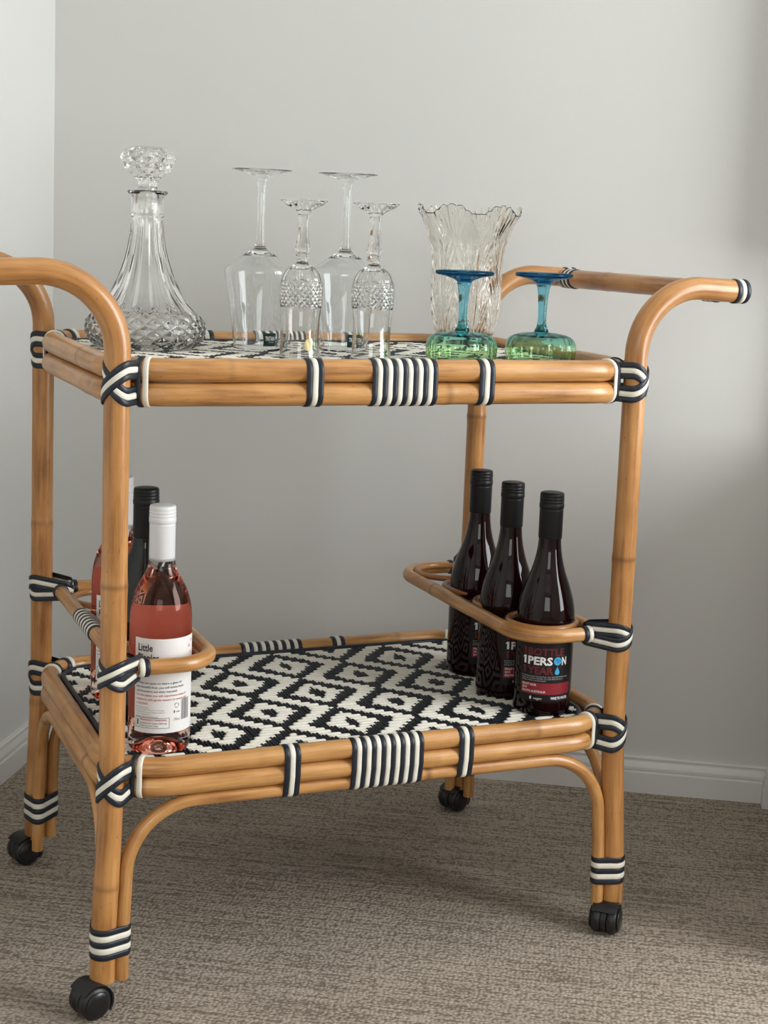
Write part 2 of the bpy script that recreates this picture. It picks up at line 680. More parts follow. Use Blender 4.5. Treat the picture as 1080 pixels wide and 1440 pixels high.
M['carpet'] = carpet_mat()


# ------------------------------------------------------------------ the room
def struct(name, mb, mat, label=None):
    o = mb.build(name, mat)
    o['kind'] = 'structure'
    if label:
        o['label'] = label
    return o


NOOK = 1.252          # width of the recess the cart stands in
NIB = 0.035            # depth of that recess on its right side
ZC = 2.42
mb = MB(); box(mb, -0.1, WIN_X + 0.12, YF - 0.1, 0.1, -0.1, 0.0); struct('floor', mb, M['carpet'], 'taupe loop-pile carpet')
mb = MB(); box(mb, -0.1, WIN_X + 0.12, YF - 0.1, 0.1, ZC, ZC + 0.1); struct('ceiling', mb, M['ceiling'])
mb = MB(); box(mb, -0.1, WIN_X + 0.12, 0.0, 0.1, 0.0, ZC); struct('wall_back', mb, M['wall'], 'pale grey painted back wall')
mb = MB(); box(mb, -0.1, 0.0, YF, 0.0, 0.0, ZC); struct('wall_left', mb, M['wall'], 'pale grey painted left wall')
mb = MB(); box(mb, NOOK, WIN_X, -NIB, 0.0, 0.0, ZC); struct('wall_right', mb, M['wall'], 'short return wall closing the recess')
mb = MB(); box(mb, NOOK, WIN_X, -0.09, -NIB, 0.90, ZC); struct('shade_block_upper', mb, M['wall'], 'added block above the return wall, shading the upper back wall')  # unseen block, added to cast the dark strip at upper right
mb = MB(); box(mb, NOOK + 0.03, WIN_X, -0.60, -NIB, 0.0, 0.62); struct('shade_block_low', mb, M['wall'], 'added low block shading the lower right of the recess')  # unseen block, added to keep window light off the lower right
mb = MB()
box(mb, -0.1, W2_X0, YF - 0.1, YF, 0.0, ZC)
box(mb, W2_X1, WIN_X + 0.12, YF - 0.1, YF, 0.0, ZC)
box(mb, W2_X0, W2_X1, YF - 0.1, YF, 0.0, W2_Z0)
box(mb, W2_X0, W2_X1, YF - 0.1, YF, W2_Z1, ZC)
struct('wall_front', mb, M['wall'])
win = empty('added_rear_window'); win['kind'] = 'structure'  # unseen window, added to go with the rear fill lamp
for a in ((W2_X0, W2_X0 + .05, W2_Z0, W2_Z1), (W2_X1 - .05, W2_X1, W2_Z0, W2_Z1), (W2_X0 + .05, W2_X1 - .05, W2_Z0, W2_Z0 + .05), (W2_X0 + .05, W2_X1 - .05, W2_Z1 - .05, W2_Z1)):
    mb = MB(); box(mb, a[0], a[1], YF - 0.09, YF - 0.05, a[2], a[3]); mb.build('window_frame', M['trim'], win)
mb = MB(); box(mb, W2_X0 + .05, W2_X1 - .05, YF - 0.072, YF - 0.068, W2_Z0 + .05, W2_Z1 - .05); mb.build('window_pane', M['clear'], win)
mb = MB()
box(mb, WIN_X, WIN_X + 0.12, YF, WIN_Y0, 0, ZC)
box(mb, WIN_X, WIN_X + 0.12, WIN_Y1, 0.0, 0, ZC)
box(mb, WIN_X, WIN_X + 0.12, WIN_Y0, WIN_Y1, 0, WIN_Z0)
box(mb, WIN_X, WIN_X + 0.12, WIN_Y0, WIN_Y1, WIN_Z1, ZC)
struct('wall_window', mb, M['wall'])
win = empty('window_1'); win['kind'] = 'structure'
for a in ((WIN_Y0, WIN_Y0 + 0.05, WIN_Z0, WIN_Z1), (WIN_Y1 - 0.05, WIN_Y1, WIN_Z0, WIN_Z1), (WIN_Y0 + .05, WIN_Y1 - .05, WIN_Z0, WIN_Z0 + 0.05),
          (WIN_Y0 + .05, WIN_Y1 - .05, WIN_Z1 - 0.05, WIN_Z1)):
    mb = MB(); box(mb, WIN_X + 0.06, WIN_X + 0.1, *a); mb.build('window_frame', M['trim'], win)
mb = MB(); box(mb, WIN_X + 0.078, WIN_X + 0.082, WIN_Y0 + 0.05, WIN_Y1 - 0.05, WIN_Z0 + 0.05, WIN_Z1 - 0.05); mb.build('window_pane', M['clear'], win)

# skirting: flat lower board, a groove, a small coved top
PROF = [(0, 0), (0.0125, 0), (0.0125, 0.0345), (0.0118, 0.036), (0.0102, 0.0366), (0.0100, 0.0385), (0.0112, 0.0395), (0.0110, 0.044), (0.0098, 0.049),
        (0.0085, 0.0535), (0.0082, 0.0562), (0.0088, 0.0572), (0.0088, 0.0598), (0.0075, 0.0612), (0, 0.0612)]


def skirting(name, a, b, nrm, label):
    a, b, nrm = Vector(a), Vector(b), Vector(nrm)
    mb = MB()
    n = len(PROF)
    V = [p + nrm * d + Vector((0, 0, z)) for p in (a, b) for d, z in PROF]
    Fc = [(i, (i + 1) % n, n + (i + 1) % n, n + i) for i in range(n)]
    Fc += [tuple(range(n))[::-1], tuple(range(n, 2 * n))]
    mb.add(V, Fc, False)
    return struct(name, mb, M['trim'], label)


skirting('baseboard_back', (0, 0, 0), (NOOK, 0, 0), (0, -1, 0), 'white skirting board along the back wall')
skirting('baseboard_left', (0, YF, 0), (0, -0.0126, 0), (1, 0, 0), 'white skirting board along the left wall')
skirting('baseboard_right', (NOOK, -0.0126, 0), (NOOK, -NIB, 0), (-1, 0, 0), 'white skirting board along the return wall')

# ------------------------------------------------------------------ the bar cart (own frame: x along its length, y to the back)
L, W = 0.6667, 0.4452
cart = empty('bar_cart', None, CART_LOC, CART_ROT)
tag(cart, 'two-tier rattan bar cart on casters with navy and white woven trays', 'bar cart')
PR = 0.0147                     # post radius
ZU1, ZU2, RU = 0.7502, 0.7228, 0.0137
ZL1, ZL2, RL = 0.2880, 0.2645, 0.0118
ZA, RA = 0.2450, 0.0083
SU, SL = 0.7510, 0.2885         # height of the woven surfaces
ZLOOP = 0.404
corners = {'fl': (0, 0, -1, -1), 'fr': (L, 0, 1, -1), 'bl': (0, W, -1, 1), 'br': (L, W, 1, 1)}
SPLAY = {'fl': 0.0075, 'fr': 0.013, 'bl': 0.007, 'br': 0.006}
HEND = {'fl': 0.158, 'fr': 0.158, 'bl': 0.150, 'br': 0.158}


def post_x(key, z):
    x, y, sx, sy = corners[key]
    s = SPLAY[key]
    t = min(1.0, max(0.0, (0.30 - z) / 0.26))
    top = 0.0
    if key == 'fr':
        top = 0.003 * min(1, max(0, (z - 0.55) / 0.2))
    return x + sx * s * t * t * (3 - 2 * t) - (-sx) * top * 0


def post_path(key):
    x, y, sx, sy = corners[key]
    pts = [Vector((post_x(key, z), y, z)) for z in [0.037 + i * (0.77 - 0.037) / 40 for i in range(41)]]
    rb = 0.087
    zc = 0.770
    xc = post_x(key, 0.77)
    for k in range(1, 15):
        a = 0.5 * PI * k / 14
        pts.append(Vector((xc + sx * rb * (1 - math.cos(a)), y, zc + rb * math.sin(a))))
    xe = xc + sx * HEND[key]
    pts.append(Vector((xe, y, zc + rb - 0.003)))
    return pts


NODES = {'fl': (0.115, 0.47, 0.98), 'fr': (0.06, 0.47, 0.955), 'bl': (0.20, 0.455, 0.93), 'br': (0.25, 0.6, 0.95)}
for key in corners:
    mb = MB()
    tube(mb, post_path(key), PR, 22, nodes=NODES[key], step=0.005, cap=0.001)
    mb.build('post', M['rattan'], cart)


def strands_set(parent, paths, w=0.0064, h=0.0017):
    """paths: [(colour, points, normals)]"""
    for col, P, N in paths:
        strand(P, N, w, h).build('strand', M['navy'] if col == 'n' else M['white'], parent)


def wrap_axis(circles, axis, pos, count=56):
    """closed path round circles in the plane across `axis` at `pos`"""
    H = hull2d(circles, count=count)
    if axis == 'x':
        return [Vector((pos, a, b)) for a, b, c, d in H], [Vector((0, c, d)) for a, b, c, d in H]
    if axis == 'y':
        return [Vector((a, pos, b)) for a, b, c, d in H], [Vector((c, 0, d)) for a, b, c, d in H]
    return [Vector((a, b, pos)) for a, b, c, d in H], [Vector((c, d, 0)) for a, b, c, d in H]


def band(name, circles, axis, start, end, n, first='n', h=0.0017, parent=None):
    e = empty(name, parent or cart)
    w = (end - start) / n
    paths = []
    for i in range(n):
        col = first if i % 2 == 0 else ('w' if first == 'n' else 'n')
        P, N = wrap_axis(circles, axis, start + (i + 0.5) * w)
        paths.append((col, P, N))
    strands_set(e, paths, w * 0.99, h)
    return e


# handles
for sx, x0, xe in ((1, L, 0.134), (-1, 0, 0.134)):
    mb = MB()
    xh = x0 + sx * xe
    tube(mb, [(xh, PR * 0.6, 0.8535), (xh, W - PR * 0.6, 0.8535)], 0.0138, 20, nodes=(0.29,), step=0.006)
    mb.build('handle_bar', M['rattan'], cart)
    band('binding', [(xh, 0.8535, 0.0142)], 'y', W - 0.052, W - 0.024, 5)
    band('binding', [(xh, 0.8535, 0.0142)], 'y', 0.024, 0.052, 5)
for key in corners:
    x, y, sx, sy = corners[key]
    xe = x + sx * HEND[key]
    a, b = sorted((xe - sx * 0.0195, xe + sx * 0.0005))
    band('binding', [(y, 0.8545, PR + 0.0003)], 'x', a, b, 3)


# trays ------------------------------------------------------------------
def tray_rail(z, r, parent, nodes, inset=0.0):
    mb = MB()
    P = rounded_rect(inset, L - inset, inset, W - inset, z, 0.07 - inset, 12)
    tube(mb, P, r, 16, True, nodes, step=0.007)
    return mb.build('rail', M['rattan_rail'], parent)


def inside(x, y, ins, rc):
    x0, x1, y0, y1 = ins, L - ins, ins, W - ins
    if x < x0 or x > x1 or y < y0 or y > y1:
        return False
    cx = min(max(x, x0 + rc), x1 - rc)
    cy = min(max(y, y0 + rc), y1 - rc)
    return (x - cx) ** 2 + (y - cy) ** 2 <= rc * rc + 1e-9


PU, PV = 0.0895, 0.0652


def is_white(x, y):
    u, v = (x - L / 2) / PU, (y - W / 2) / PV
    i0, j0 = math.floor(u), math.floor(v)
    ring = False
    for i in range(i0 - 1, i0 + 3):
        for j in range(j0 - 1, j0 + 3):
            if (i + j) % 2 == 0:
                du, dv = abs(u - i), abs(v - j)
                if du / 0.13 + dv / 0.30 < 1:
                    return False
                if du / 0.45 + dv / 0.68 < 1:
                    return True
                if du / 0.665 + dv / 1.0 < 1:
                    ring = True
    return not ring and abs(u - round(u)) * PU > 0.0030


def weave_bar(mb, a, b, width, axis, c, lift):
    """one float of the weave from a to b along axis at cross position c"""
    ln = b - a
    prof = [(-0.42, -1.0), (-0.39, -0.1), (-0.22, 0.65), (0, 0.86), (0.22, 0.65), (0.39, -0.1), (0.42, -1.0)]
    if axis == 'x':
        prof = [(p * 0.86, q) for p, q in prof]
    st = [(0.0, -1.0), (min(0.25, 0.0010 / ln), 0.35), (min(0.42, 0.0028 / ln), 0.9), (0.5, 1.0),
          (1 - min(0.42, 0.0028 / ln), 0.9), (1 - min(0.25, 0.0010 / ln), 0.35), (1.0, -1.0)]
    V, Fc = [], []
    jx = random.uniform(-0.12, 0.12) * width
    dz = random.uniform(-0.0001, 0.0001)
    for t, hgt in st:
        s = a + ln * t
        for p, q in prof:
            cc = c + p * width + jx
            z = lift * hgt + q * (0.0030 if axis == 'x' else 0.0018) + dz - (0.0007 if axis == 'x' else 0)
            V.append((s, cc, z) if axis == 'x' else (cc, s, z))
    n = len(prof)
    for i in range(len(st) - 1):
        for k in range(n - 1):
            q = (i * n + k, (i + 1) * n + k, (i + 1) * n + k + 1, i * n + k + 1)
            Fc.append(q if axis == 'x' else q[::-1])
    mb.add(V, Fc, True)


def make_weave():
    px, py = 0.0046, 0.0097
    nx, ny = int((L / 2) / px) + 1, int((W / 2) / py) + 1
    INS, RC = 0.0165, 0.0535
    wb, nb = MB(), MB()
    for j in range(-ny, ny + 1):
        y = W / 2 + j * py
        run = None
        for i in range(-nx, nx + 2):
            x = L / 2 + i * px
            ok = inside(x, y, INS, RC) and is_white(x, y)
            if ok and run is None:
                run = x
            if not ok and run is not None:
                weave_bar(wb, run - px * 0.55, x - px * 0.45, py, 'x', y, 0.0008)
                run = None
    for i in range(-nx, nx + 1):
        x = L / 2 + i * px
        run = None
        for j in range(-ny, ny + 2):
            y = W / 2 + j * py
            ok = inside(x, y, INS, RC) and not is_white(x, y)
            if ok and run is None:
                run = y
            if not ok and run is not None:
                a, b = run - py * 0.78, y - py * 0.22
                # long floats are tied down so that they read as short ribs
                weave_bar(nb, a, b, px, 'y', x, 0.0008)
                run = None
    base = MB()
    P = rounded_rect(0.013, L - 0.013, 0.013, W - 0.013, 0, 0.057, 8)
    n = len(P)
    base.add([Vector((p.x, p.y, -0.0026)) for p in P] + [Vector((p.x, p.y, -0.0050)) for p in P],
             [tuple(range(n)), tuple(range(2 * n - 1, n - 1, -1))] + [(i, n + i, n + (i + 1) % n, (i + 1) % n) for i in range(n)], False)
    border = MB()
    tube(border, rounded_rect(0.0185, L - 0.0185, 0.0185, W - 0.0185, 0.0004, 0.0515, 10), 0.0042, 10, True, step=0.01)
    return (wb.mesh('white_weave', M['white_weave']), nb.mesh('navy_weave', M['navy_weave']),
            base.mesh('panel_backing', M['navy_weave']), border.mesh('panel_edging', M['navy']))


weave = make_weave()
for nm, zs, r, surf in (('upper_tray', (ZU1, ZU2), RU, SU), ('lower_tray', (ZL1, ZL2), RL, SL)):
    t = empty(nm, cart)
    for z in zs:
        tray_rail(z, r, t, [random.uniform(0.05, 0.3) + k * 0.37 for k in range(6)])
    for me, kind in zip(weave, ('stuff', 'stuff', None, None)):
        o = bpy.data.objects.new(me.name, me)
        link(o, t)
        o.location = (0, 0, surf - 0.0013)
        if kind:
            o['kind'] = kind

# arched braces under the lower tray: down the inside of one leg, under the rails, down the next leg
OFF = PR + RA - 0.0006


def arch(p0, p1, k0, k1, zend0=0.036, zend1=0.036):
    """p0, p1 = post corners; runs in the vertical plane between them"""
    a, b = Vector((*p0, 0)), Vector((*p1, 0))
    d = (b - a)
    ln = d.length
    d.normalize()
    rb = 0.083
    pts = []
    s_in = OFF
    zs = [zend0 + i * (ZA - rb - zend0) / 14 for i in range(15)]

    def legpt(key, z, side):
        base = a if side == 0 else b
        dx = post_x(key, z) - corners[key][0]
        return base + Vector((dx, 0, 0)) + d * (s_in if side == 0 else -s_in) + Vector((0, 0, z))
    for z in zs:
        pts.append(legpt(k0, z, 0))
    for i in range(1, 13):
        an = 0.5 * PI * i / 12
        q = legpt(k0, ZA - rb, 0)
        q = q + d * (rb * (1 - math.cos(an))) + Vector((0, 0, rb * math.sin(an)))
        q.x += (corners[k0][0] - post_x(k0, ZA - rb)) * (i / 12) if abs(d.y) > 0.5 else 0
        pts.append(q)
    for i in range(12, 0, -1):
        an = 0.5 * PI * i / 12
        q = legpt(k1, ZA - rb, 1)
        q = q - d * (rb * (1 - math.cos(an))) + Vector((0, 0, rb * math.sin(an)))
        q.x += (corners[k1][0] - post_x(k1, ZA - rb)) * (i / 12) if abs(d.y) > 0.5 else 0
        pts.append(q)
    for z in zs[::-1]:
        pts.append(legpt(k1, z, 1))
    mb = MB()
    tube(mb, pts, RA, 14, nodes=(0.17, 0.55, 0.8), step=0.007, cap=0.0006)
    return mb.build('arch_brace', M['rattan_rail'], cart)


arch((0, 0), (L, 0), 'fl', 'fr')
arch((0, W), (L, W), 'bl', 'br')
arch((0, 0), (0, W), 'fl', 'bl', 0.026, 0.026)
arch((L, 0), (L, W), 'fr', 'br', 0.030, 0.030)

# striped bindings round the rails
for y in (0, W):
    cu = [(y, ZU1, RU + 0.0003), (y, ZU2, RU + 0.0003)]
    cl = [(y, ZL1, RL + 0.0003), (y, ZL2, RL + 0.0003), (y, ZA, RA + 0.0003)]
    band('binding', cu, 'x', 0.2180, 0.2390, 3)
    band('binding', cu, 'x', 0.2995, 0.3842, 13)
    band('binding', cu, 'x', 0.4395, 0.4605, 3)
    band('binding', cl, 'x', 0.2057, 0.2265, 3)
    band('binding', cl, 'x', 0.2922, 0.3880, 15)
    band('binding', cl, 'x', 0.4365, 0.4573, 3)

# bindings round the feet
for key in corners:
    x, y, sx, sy = corners[key]
    px = post_x(key, 0.085)
    circ = [(px, y, PR + 0.0004), (px - sx * OFF, y, RA + 0.0004), (px, y - sy * OFF, RA + 0.0004)]
    band('binding', circ, 'z', 0.0665, 0.1040, 5)


# crossed knots that tie trays and bottle rails to the posts
def knot(key, zc, inner, slope, w, rail_loops=(), hgt=0.0019):
    x, y, sx, sy = corners[key]
    px = post_x(key, zc)
    e = empty('corner_binding', cart)
    H = hull2d([(px, y, PR + 0.0004)] + inner, count=72)
    o = Vector((sx, sy, 0)).normalized()
    tv = Vector((-o.y, o.x, 0))
    for lay, sg in ((0, -1), (1, 1)):
        for off, col in ((-w, 'n'), (0, 'w'), (w, 'n')):
            P, N = [], []
            for a, b, c, d in H:
                q = Vector((a - px, b - y, 0))
                n = Vector((c, d, 0))
                P.append(Vector((a, b, zc + sg * slope * q.dot(tv) + off)) + n * (0.0013 * lay))
                N.append(n)
            strand(P, N, w * 0.99, hgt).build('strand', M['navy'] if col == 'n' else M['white'], e)
    for circ, axis, pos, col in rail_loops:
        if axis == 'bend':                       # pos = (point on the rail, direction across it)
            q, nv = pos
            P0, N0 = wrap_axis(circ, 'x', 0.0, 48)
            P = [Vector((q.x + nv.x * p.y, q.y + nv.y * p.y, p.z)) for p in P0]
            N = [Vector((nv.x * p.y, nv.y * p.y, p.z)) for p in N0]
        else:
            P, N = wrap_axis(circ, axis, pos, 48)
        strand(P, N, 0.0066, 0.0021).build('strand', M['navy'] if col == 'n' else M['white'], e)


for key in corners:
    x, y, sx, sy = corners[key]
    cu = lambda base: [(base, ZU1, RU + 0.0003), (base, ZU2, RU + 0.0003)]
    cl = lambda base: [(base, ZL1, RL + 0.0003), (base, ZL2, RL + 0.0003)]
    dd = 0.0222
    for zc, cf, r in (((ZU1 + ZU2) / 2, cu, RU), ((ZL1 + ZL2) / 2 - 0.001, cl, RL)):
        # the rails bend away from the post, so the loops on them sit where the bend begins
        loops = []
        ccx, ccy = x - sx * 0.07, y - sy * 0.07
        for deg, col in ((28, 'w'), (34, 'n'), (62, 'w'), (56, 'n')):
            an = math.radians(deg)
            nv = Vector((sx * math.sin(an), sy * math.cos(an), 0))
            q = Vector((ccx, ccy, 0)) + nv * 0.07
            loops.append((cf(0.0), 'bend', (q, nv), col))
        knot(key, zc, [(x - sx * dd, y - sy * dd, r + 0.0003)], 1.0, 0.0072, loops)

# bottle rails: a long cane loop at each end of the cart with four rings inside
RLOOP, RRING = 0.0093, 0.0046
for side, (xa, xb) in (('l', (0.019, 0.130)), ('r', (L - 0.130, L - 0.019))):
    e = empty('bottle_rail', cart)
    mb = MB()
    rc = (0.028, 0.052, 0.052, 0.028) if side == 'l' else (0.052, 0.028, 0.028, 0.052)
    P = rounded_rect(xa, xb, 0.017, W - 0.017, ZLOOP, rc, 12)
    tube(mb, P, RLOOP, 16, True, (0.3, 0.75), step=0.006)
    mb.build('cane_loop', M['rattan_rail'], e)
    xc = (xa + xb) / 2
    for k in range(4):
        mb = MB()
        yc = 0.073 + k * (W - 0.146) / 3
        tube(mb, [(xc + 0.0447 * math.cos(2 * PI * i / 40), yc + 0.0447 * math.sin(2 * PI * i / 40), ZLOOP + (0.0062 if side == 'r' else -0.0050)) for i in range(40)], RRING, 10, True)
        mb.build('bottle_ring', M['rattan_ring'], e)
    xo = xa if side == 'l' else xb
    xi = xo + 0.012 if side == 'l' else xo - 0.012
    band('binding', [(xo, ZLOOP, RLOOP + 0.0003), (xi, ZLOOP + (0.0065 if side == 'r' else -0.0050), RRING + 0.0015)], 'y', W / 2 - 0.047, W / 2 + 0.047, 15, h=0.0018)
    for key in (('fl', 'bl') if side == 'l' else ('fr', 'br')):
        x, y, sx, sy = corners[key]
        yo = 0.017 if sy < 0 else W - 0.017
        loops = []
        for s, col in ((0.0365, 'w'), (0.0425, 'n')):
            loops.append(([(yo, ZLOOP, RLOOP + 0.0003)], 'x', x - sx * s, col))
        loops.append(([(xo, ZLOOP, RLOOP + 0.0003)], 'y', y - sy * 0.042, 'n'))
        knot(key, ZLOOP, [(x - sx * 0.0275, y - sy * 0.0255, RLOOP + 0.0003)], 0.62, 0.0064, loops)


# casters
def caster(key, off, axis):
    x, y, sx, sy = corners[key]
    px = post_x(key, 0.037)
    c = Vector((px + off[0], y + off[1], 0.0198))
    ax = Vector((axis[0], axis[1], 0)).normalized()
    e = empty('caster', cart)
    for s in (-1, 1):
        mb = MB()
        cyl(mb, c + ax * (s * 0.0102), ax, 0.0195, 0.0125, 32, dome=0.0022, chamfer=0.0022)
        mb.build('wheel', M['black_plastic'], e)
        mb = MB()
        cyl(mb, c + ax * (s * 0.0186), ax, 0.0158, 0.0022, 28, dome=0.0016, chamfer=0.0008)
        mb.build('hub_cap', M['black_gloss'], e)
    # hood that covers the upper half of both wheels, open towards the floor
    mb = MB()
    u = Vector((0, 0, 1))
    w = ax.cross(u).normalized()
    n = 18
    V, Fc = [], []
    fw = (Vector((px, y, 0)) - Vector((c.x, c.y, 0)))
    sgn = 1 if w.dot(fw) >= 0 else -1
    for i in range(n + 1):
        a = math.radians(-35 + 175 * i / n)
        d = w * (sgn * math.cos(a)) + u * math.sin(a)
        for r_, t_ in ((0.0202, -0.0155), (0.0222, -0.0165), (0.0222, 0.0165), (0.0202, 0.0155)):
            V.append(c + d * r_ + ax * t_)
    for i in range(n):
        for k in range(4):
            l = (k + 1) % 4
            Fc.append((i * 4 + k, i * 4 + l, i * 4 + 4 + l, i * 4 + 4 + k))
    Fc += [(0, 1, 2, 3), tuple(range(n * 4 + 3, n * 4 - 1, -1))]
    mb.add(V, Fc, False)
    mid = (Vector((px, y, 0.030)) + c) / 2
    cyl(mb, c, ax, 0.0185, 0.0070, 28)
    mb.build('hood', M['black_plastic'], e)
    mb = MB()
    tube(mb, [(px, y, 0.0385), (px, y, 0.028), (c.x * 0.5 + px * 0.5, c.y * 0.5 + y * 0.5, 0.026), (c.x, c.y, 0.022)], 0.0058, 12)
    mb.build('stem', M['black_gloss'], e)


caster('fl', (-0.016, -0.009), (0.34, -0.94))
caster('fr', (-0.013, -0.010), (0.72, -0.69))
caster('bl', (-0.015, 0.002), (0.28, -0.96))
caster('br', (-0.013, 0.004), (0.36, -0.93))


# ------------------------------------------------------------------ things on the cart
def place(name, xy, z, label, cat, group=None, face=None):
    """thing standing at cart-frame xy on height z; face = degrees its front (-Y side) is turned to the viewer's right of the camera"""
    p = CART @ Vector((xy[0], xy[1], z))
    rz = 0.0
    if face is not None:
        d = CAM_W - p
        rz = math.atan2(d.y, d.x) + PI / 2 + math.radians(face)
    e = empty(name, None, p, rz)
    return tag(e, label, cat, group)


def copy_thing(src, name, xy, z, label, rz=0.0):
    p = CART @ Vector((xy[0], xy[1], z))
    r = src.copy()
    r.name = name
    C.objects.link(r)
    r.location = p
    r.rotation_euler = (0, 0, rz)
    r['label'] = label
    for ch in src.children:
        c = ch.copy()
        C.objects.link(c)
        c.parent = r
        for g in ch.children:
            d = g.copy()
            C.objects.link(d)
            d.parent = c
    return r


def arc_patch(R, a0, a1, z0, z1, n=28, up=None, down=None):
    """label paper on a bottle: angles in degrees, 0 = front (-Y), positive to the right"""
    mb = MB()
    V, Fc = [], []
    for i in range(n + 1):
        a = math.radians(a0 + (a1 - a0) * i / n) - PI / 2
        V.append((R * math.cos(a), R * math.sin(a), z0))
        V.append((R * math.cos(a), R * math.sin(a), z1))
    for i in range(n):
        Fc.append((2 * i, 2 * i + 2, 2 * i + 3, 2 * i + 1))
    mb.add(V, Fc, True)
    return mb


_text_cache = {}


def text_geo(s, bold=0.0):
    k = (s, bold)
    if k in _text_cache:
        return _text_cache[k]
    cu = bpy.data.curves.new('t', 'FONT')
    cu.body = s
    cu.size = 1.0
    cu.offset = bold
    cu.resolution_u = 2
    o = bpy.data.objects.new('t', cu)
    C.objects.link(o)
    dg = bpy.context.evaluated_depsgraph_get()
    dg.update()
    me = o.evaluated_get(dg).to_mesh()
    V = [tuple(v.co) for v in me.vertices]
    Fc = [tuple(p.vertices) for p in me.polygons]
    o.evaluated_get(dg).to_mesh_clear()
    bpy.data.objects.remove(o)
    bpy.data.curves.remove(cu)
    xs = [v[0] for v in V] or [0, 1]
    ys = [v[1] for v in V] or [0, 1]
    _text_cache[k] = (V, Fc, min(xs), max(xs), min(ys), max(ys))
    return _text_cache[k]


def wrap_text(mb, s, R, ang, z, height, width=None, bold=0.0, cap=0.72):
    """lettering wrapped on radius R; starts at angle ang (deg), baseline z, capital height; width squeezes the line"""
    V, Fc, x0, x1, y0, y1 = text_geo(s, bold)
    sy = height / cap
    sx = sy if width is None else width / (x1 - x0)
    out = []
    for x, y, _ in V:
        a = math.radians(ang) + (x - x0) * sx / R - PI / 2
        out.append((R * math.cos(a), R * math.sin(a), z + y * sy))
    mb.add(out, Fc, False)


def wrap_poly(mb, pts, R):
    """flat printed polygon: (deg, z)"""
    mb.add([(R * math.cos(math.radians(a) - PI / 2), R * math.sin(math.radians(a) - PI / 2), z) for a, z in pts], [tuple(range(len(pts)))], False)


def wrap_one(mb, R, ang, z, h, w):
    """figure 1 with its flag"""
    st = w * 0.58
    for pts in ([(w - st, 0), (w, 0), (w, h), (w - st, h)], [(0, h * 0.66), (w - st, h * 0.78), (w - st, h), (w - st * 1.1, h)]):
        wrap_poly(mb, [(ang + math.degrees(a / R), z + b) for a, b in pts], R)


def wrap_rect(mb, a0, a1, z0, z1, R, n=6):
    for i in range(n):
        b0, b1 = a0 + (a1 - a0) * i / n, a0 + (a1 - a0) * (i + 1) / n
        wrap_poly(mb, [(b0, z0), (b1, z0), (b1, z1), (b0, z1)], R)


def screw_cap(parent, z0, z1, r, mat, ridge=True):
    """long screw cap: smooth skirt, knurled ring, rolled grooves and a rounded top"""
    h = z1 - z0
    pr = [(r * 0.985, z0), (r, z0 + 0.0006), (r, z1 - 0.0235), (r * 1.005, z1 - 0.0228), (r * 0.955, z1 - 0.0220), (r * 1.03, z1 - 0.0208), (r * 1.04, z1 - 0.0150),
          (r * 0.985, z1 - 0.0140), (r * 1.03, z1 - 0.0128), (r * 1.03, z1 - 0.0108), (r * 0.985, z1 - 0.0100), (r * 1.03, z1 - 0.0090), (r * 1.03, z1 - 0.0070),
          (r * 0.99, z1 - 0.0062), (r * 1.02, z1 - 0.0052), (r * 1.01, z1 - 0.0020), (r * 0.95, z1 - 0.0005), (r * 0.85, z1), (0, z1)]

    def mod(a, rr, z, i):
        if i in (5, 6):
            return rr * (1 + 0.008 * (1 if int(a / (2 * PI) * 96 + 0.5) % 2 else -1)), z
        return rr, z
    pr = [(0, z0)] + pr
    rings = lathe(pr, 96, lambda a, rr, z, i: mod(a, rr, z, i - 1))
    return lathe_mesh(rings, 0, len(pr) - 1, True).build('screw_cap', mat, parent)


def spline(pts, n=6):
    """Catmull-Rom through (r, z) points"""
    out = []
    P = [pts[0]] + list(pts) + [pts[-1]]
    for i in range(1, len(P) - 2):
        for k in range(n):
            t = k / n
            q = []
            for c in (0, 1):
                a, b, d, e = P[i - 1][c], P[i][c], P[i + 1][c], P[i + 2][c]
                q.append(0.5 * (2 * b + (d - a) * t + (2 * a - 5 * b + 4 * d - e) * t * t + (3 * b - a - 3 * d + e) * t ** 3))
            out.append((max(q[0], 0.0), q[1]))
    out.append(tuple(pts[-1]))
    return out


# --- red wine bottles
RB = 0.0385
RED = [(0, 0.012), (0.012, 0.0105), (0.026, 0.004), (0.033, 0.0), (0.0365, 0.0012), (0.0384, 0.005), (RB, 0.010)] + \
      spline([(RB, 0.020), (RB, 0.09), (RB, 0.118), (0.0376, 0.138), (0.0343, 0.155), (0.0290, 0.172), (0.0228, 0.189), (0.0182, 0.206), (0.0156, 0.222), (0.0146, 0.238)], 5) + \
      [(0.0143, 0.28), (0.0, 0.28)]


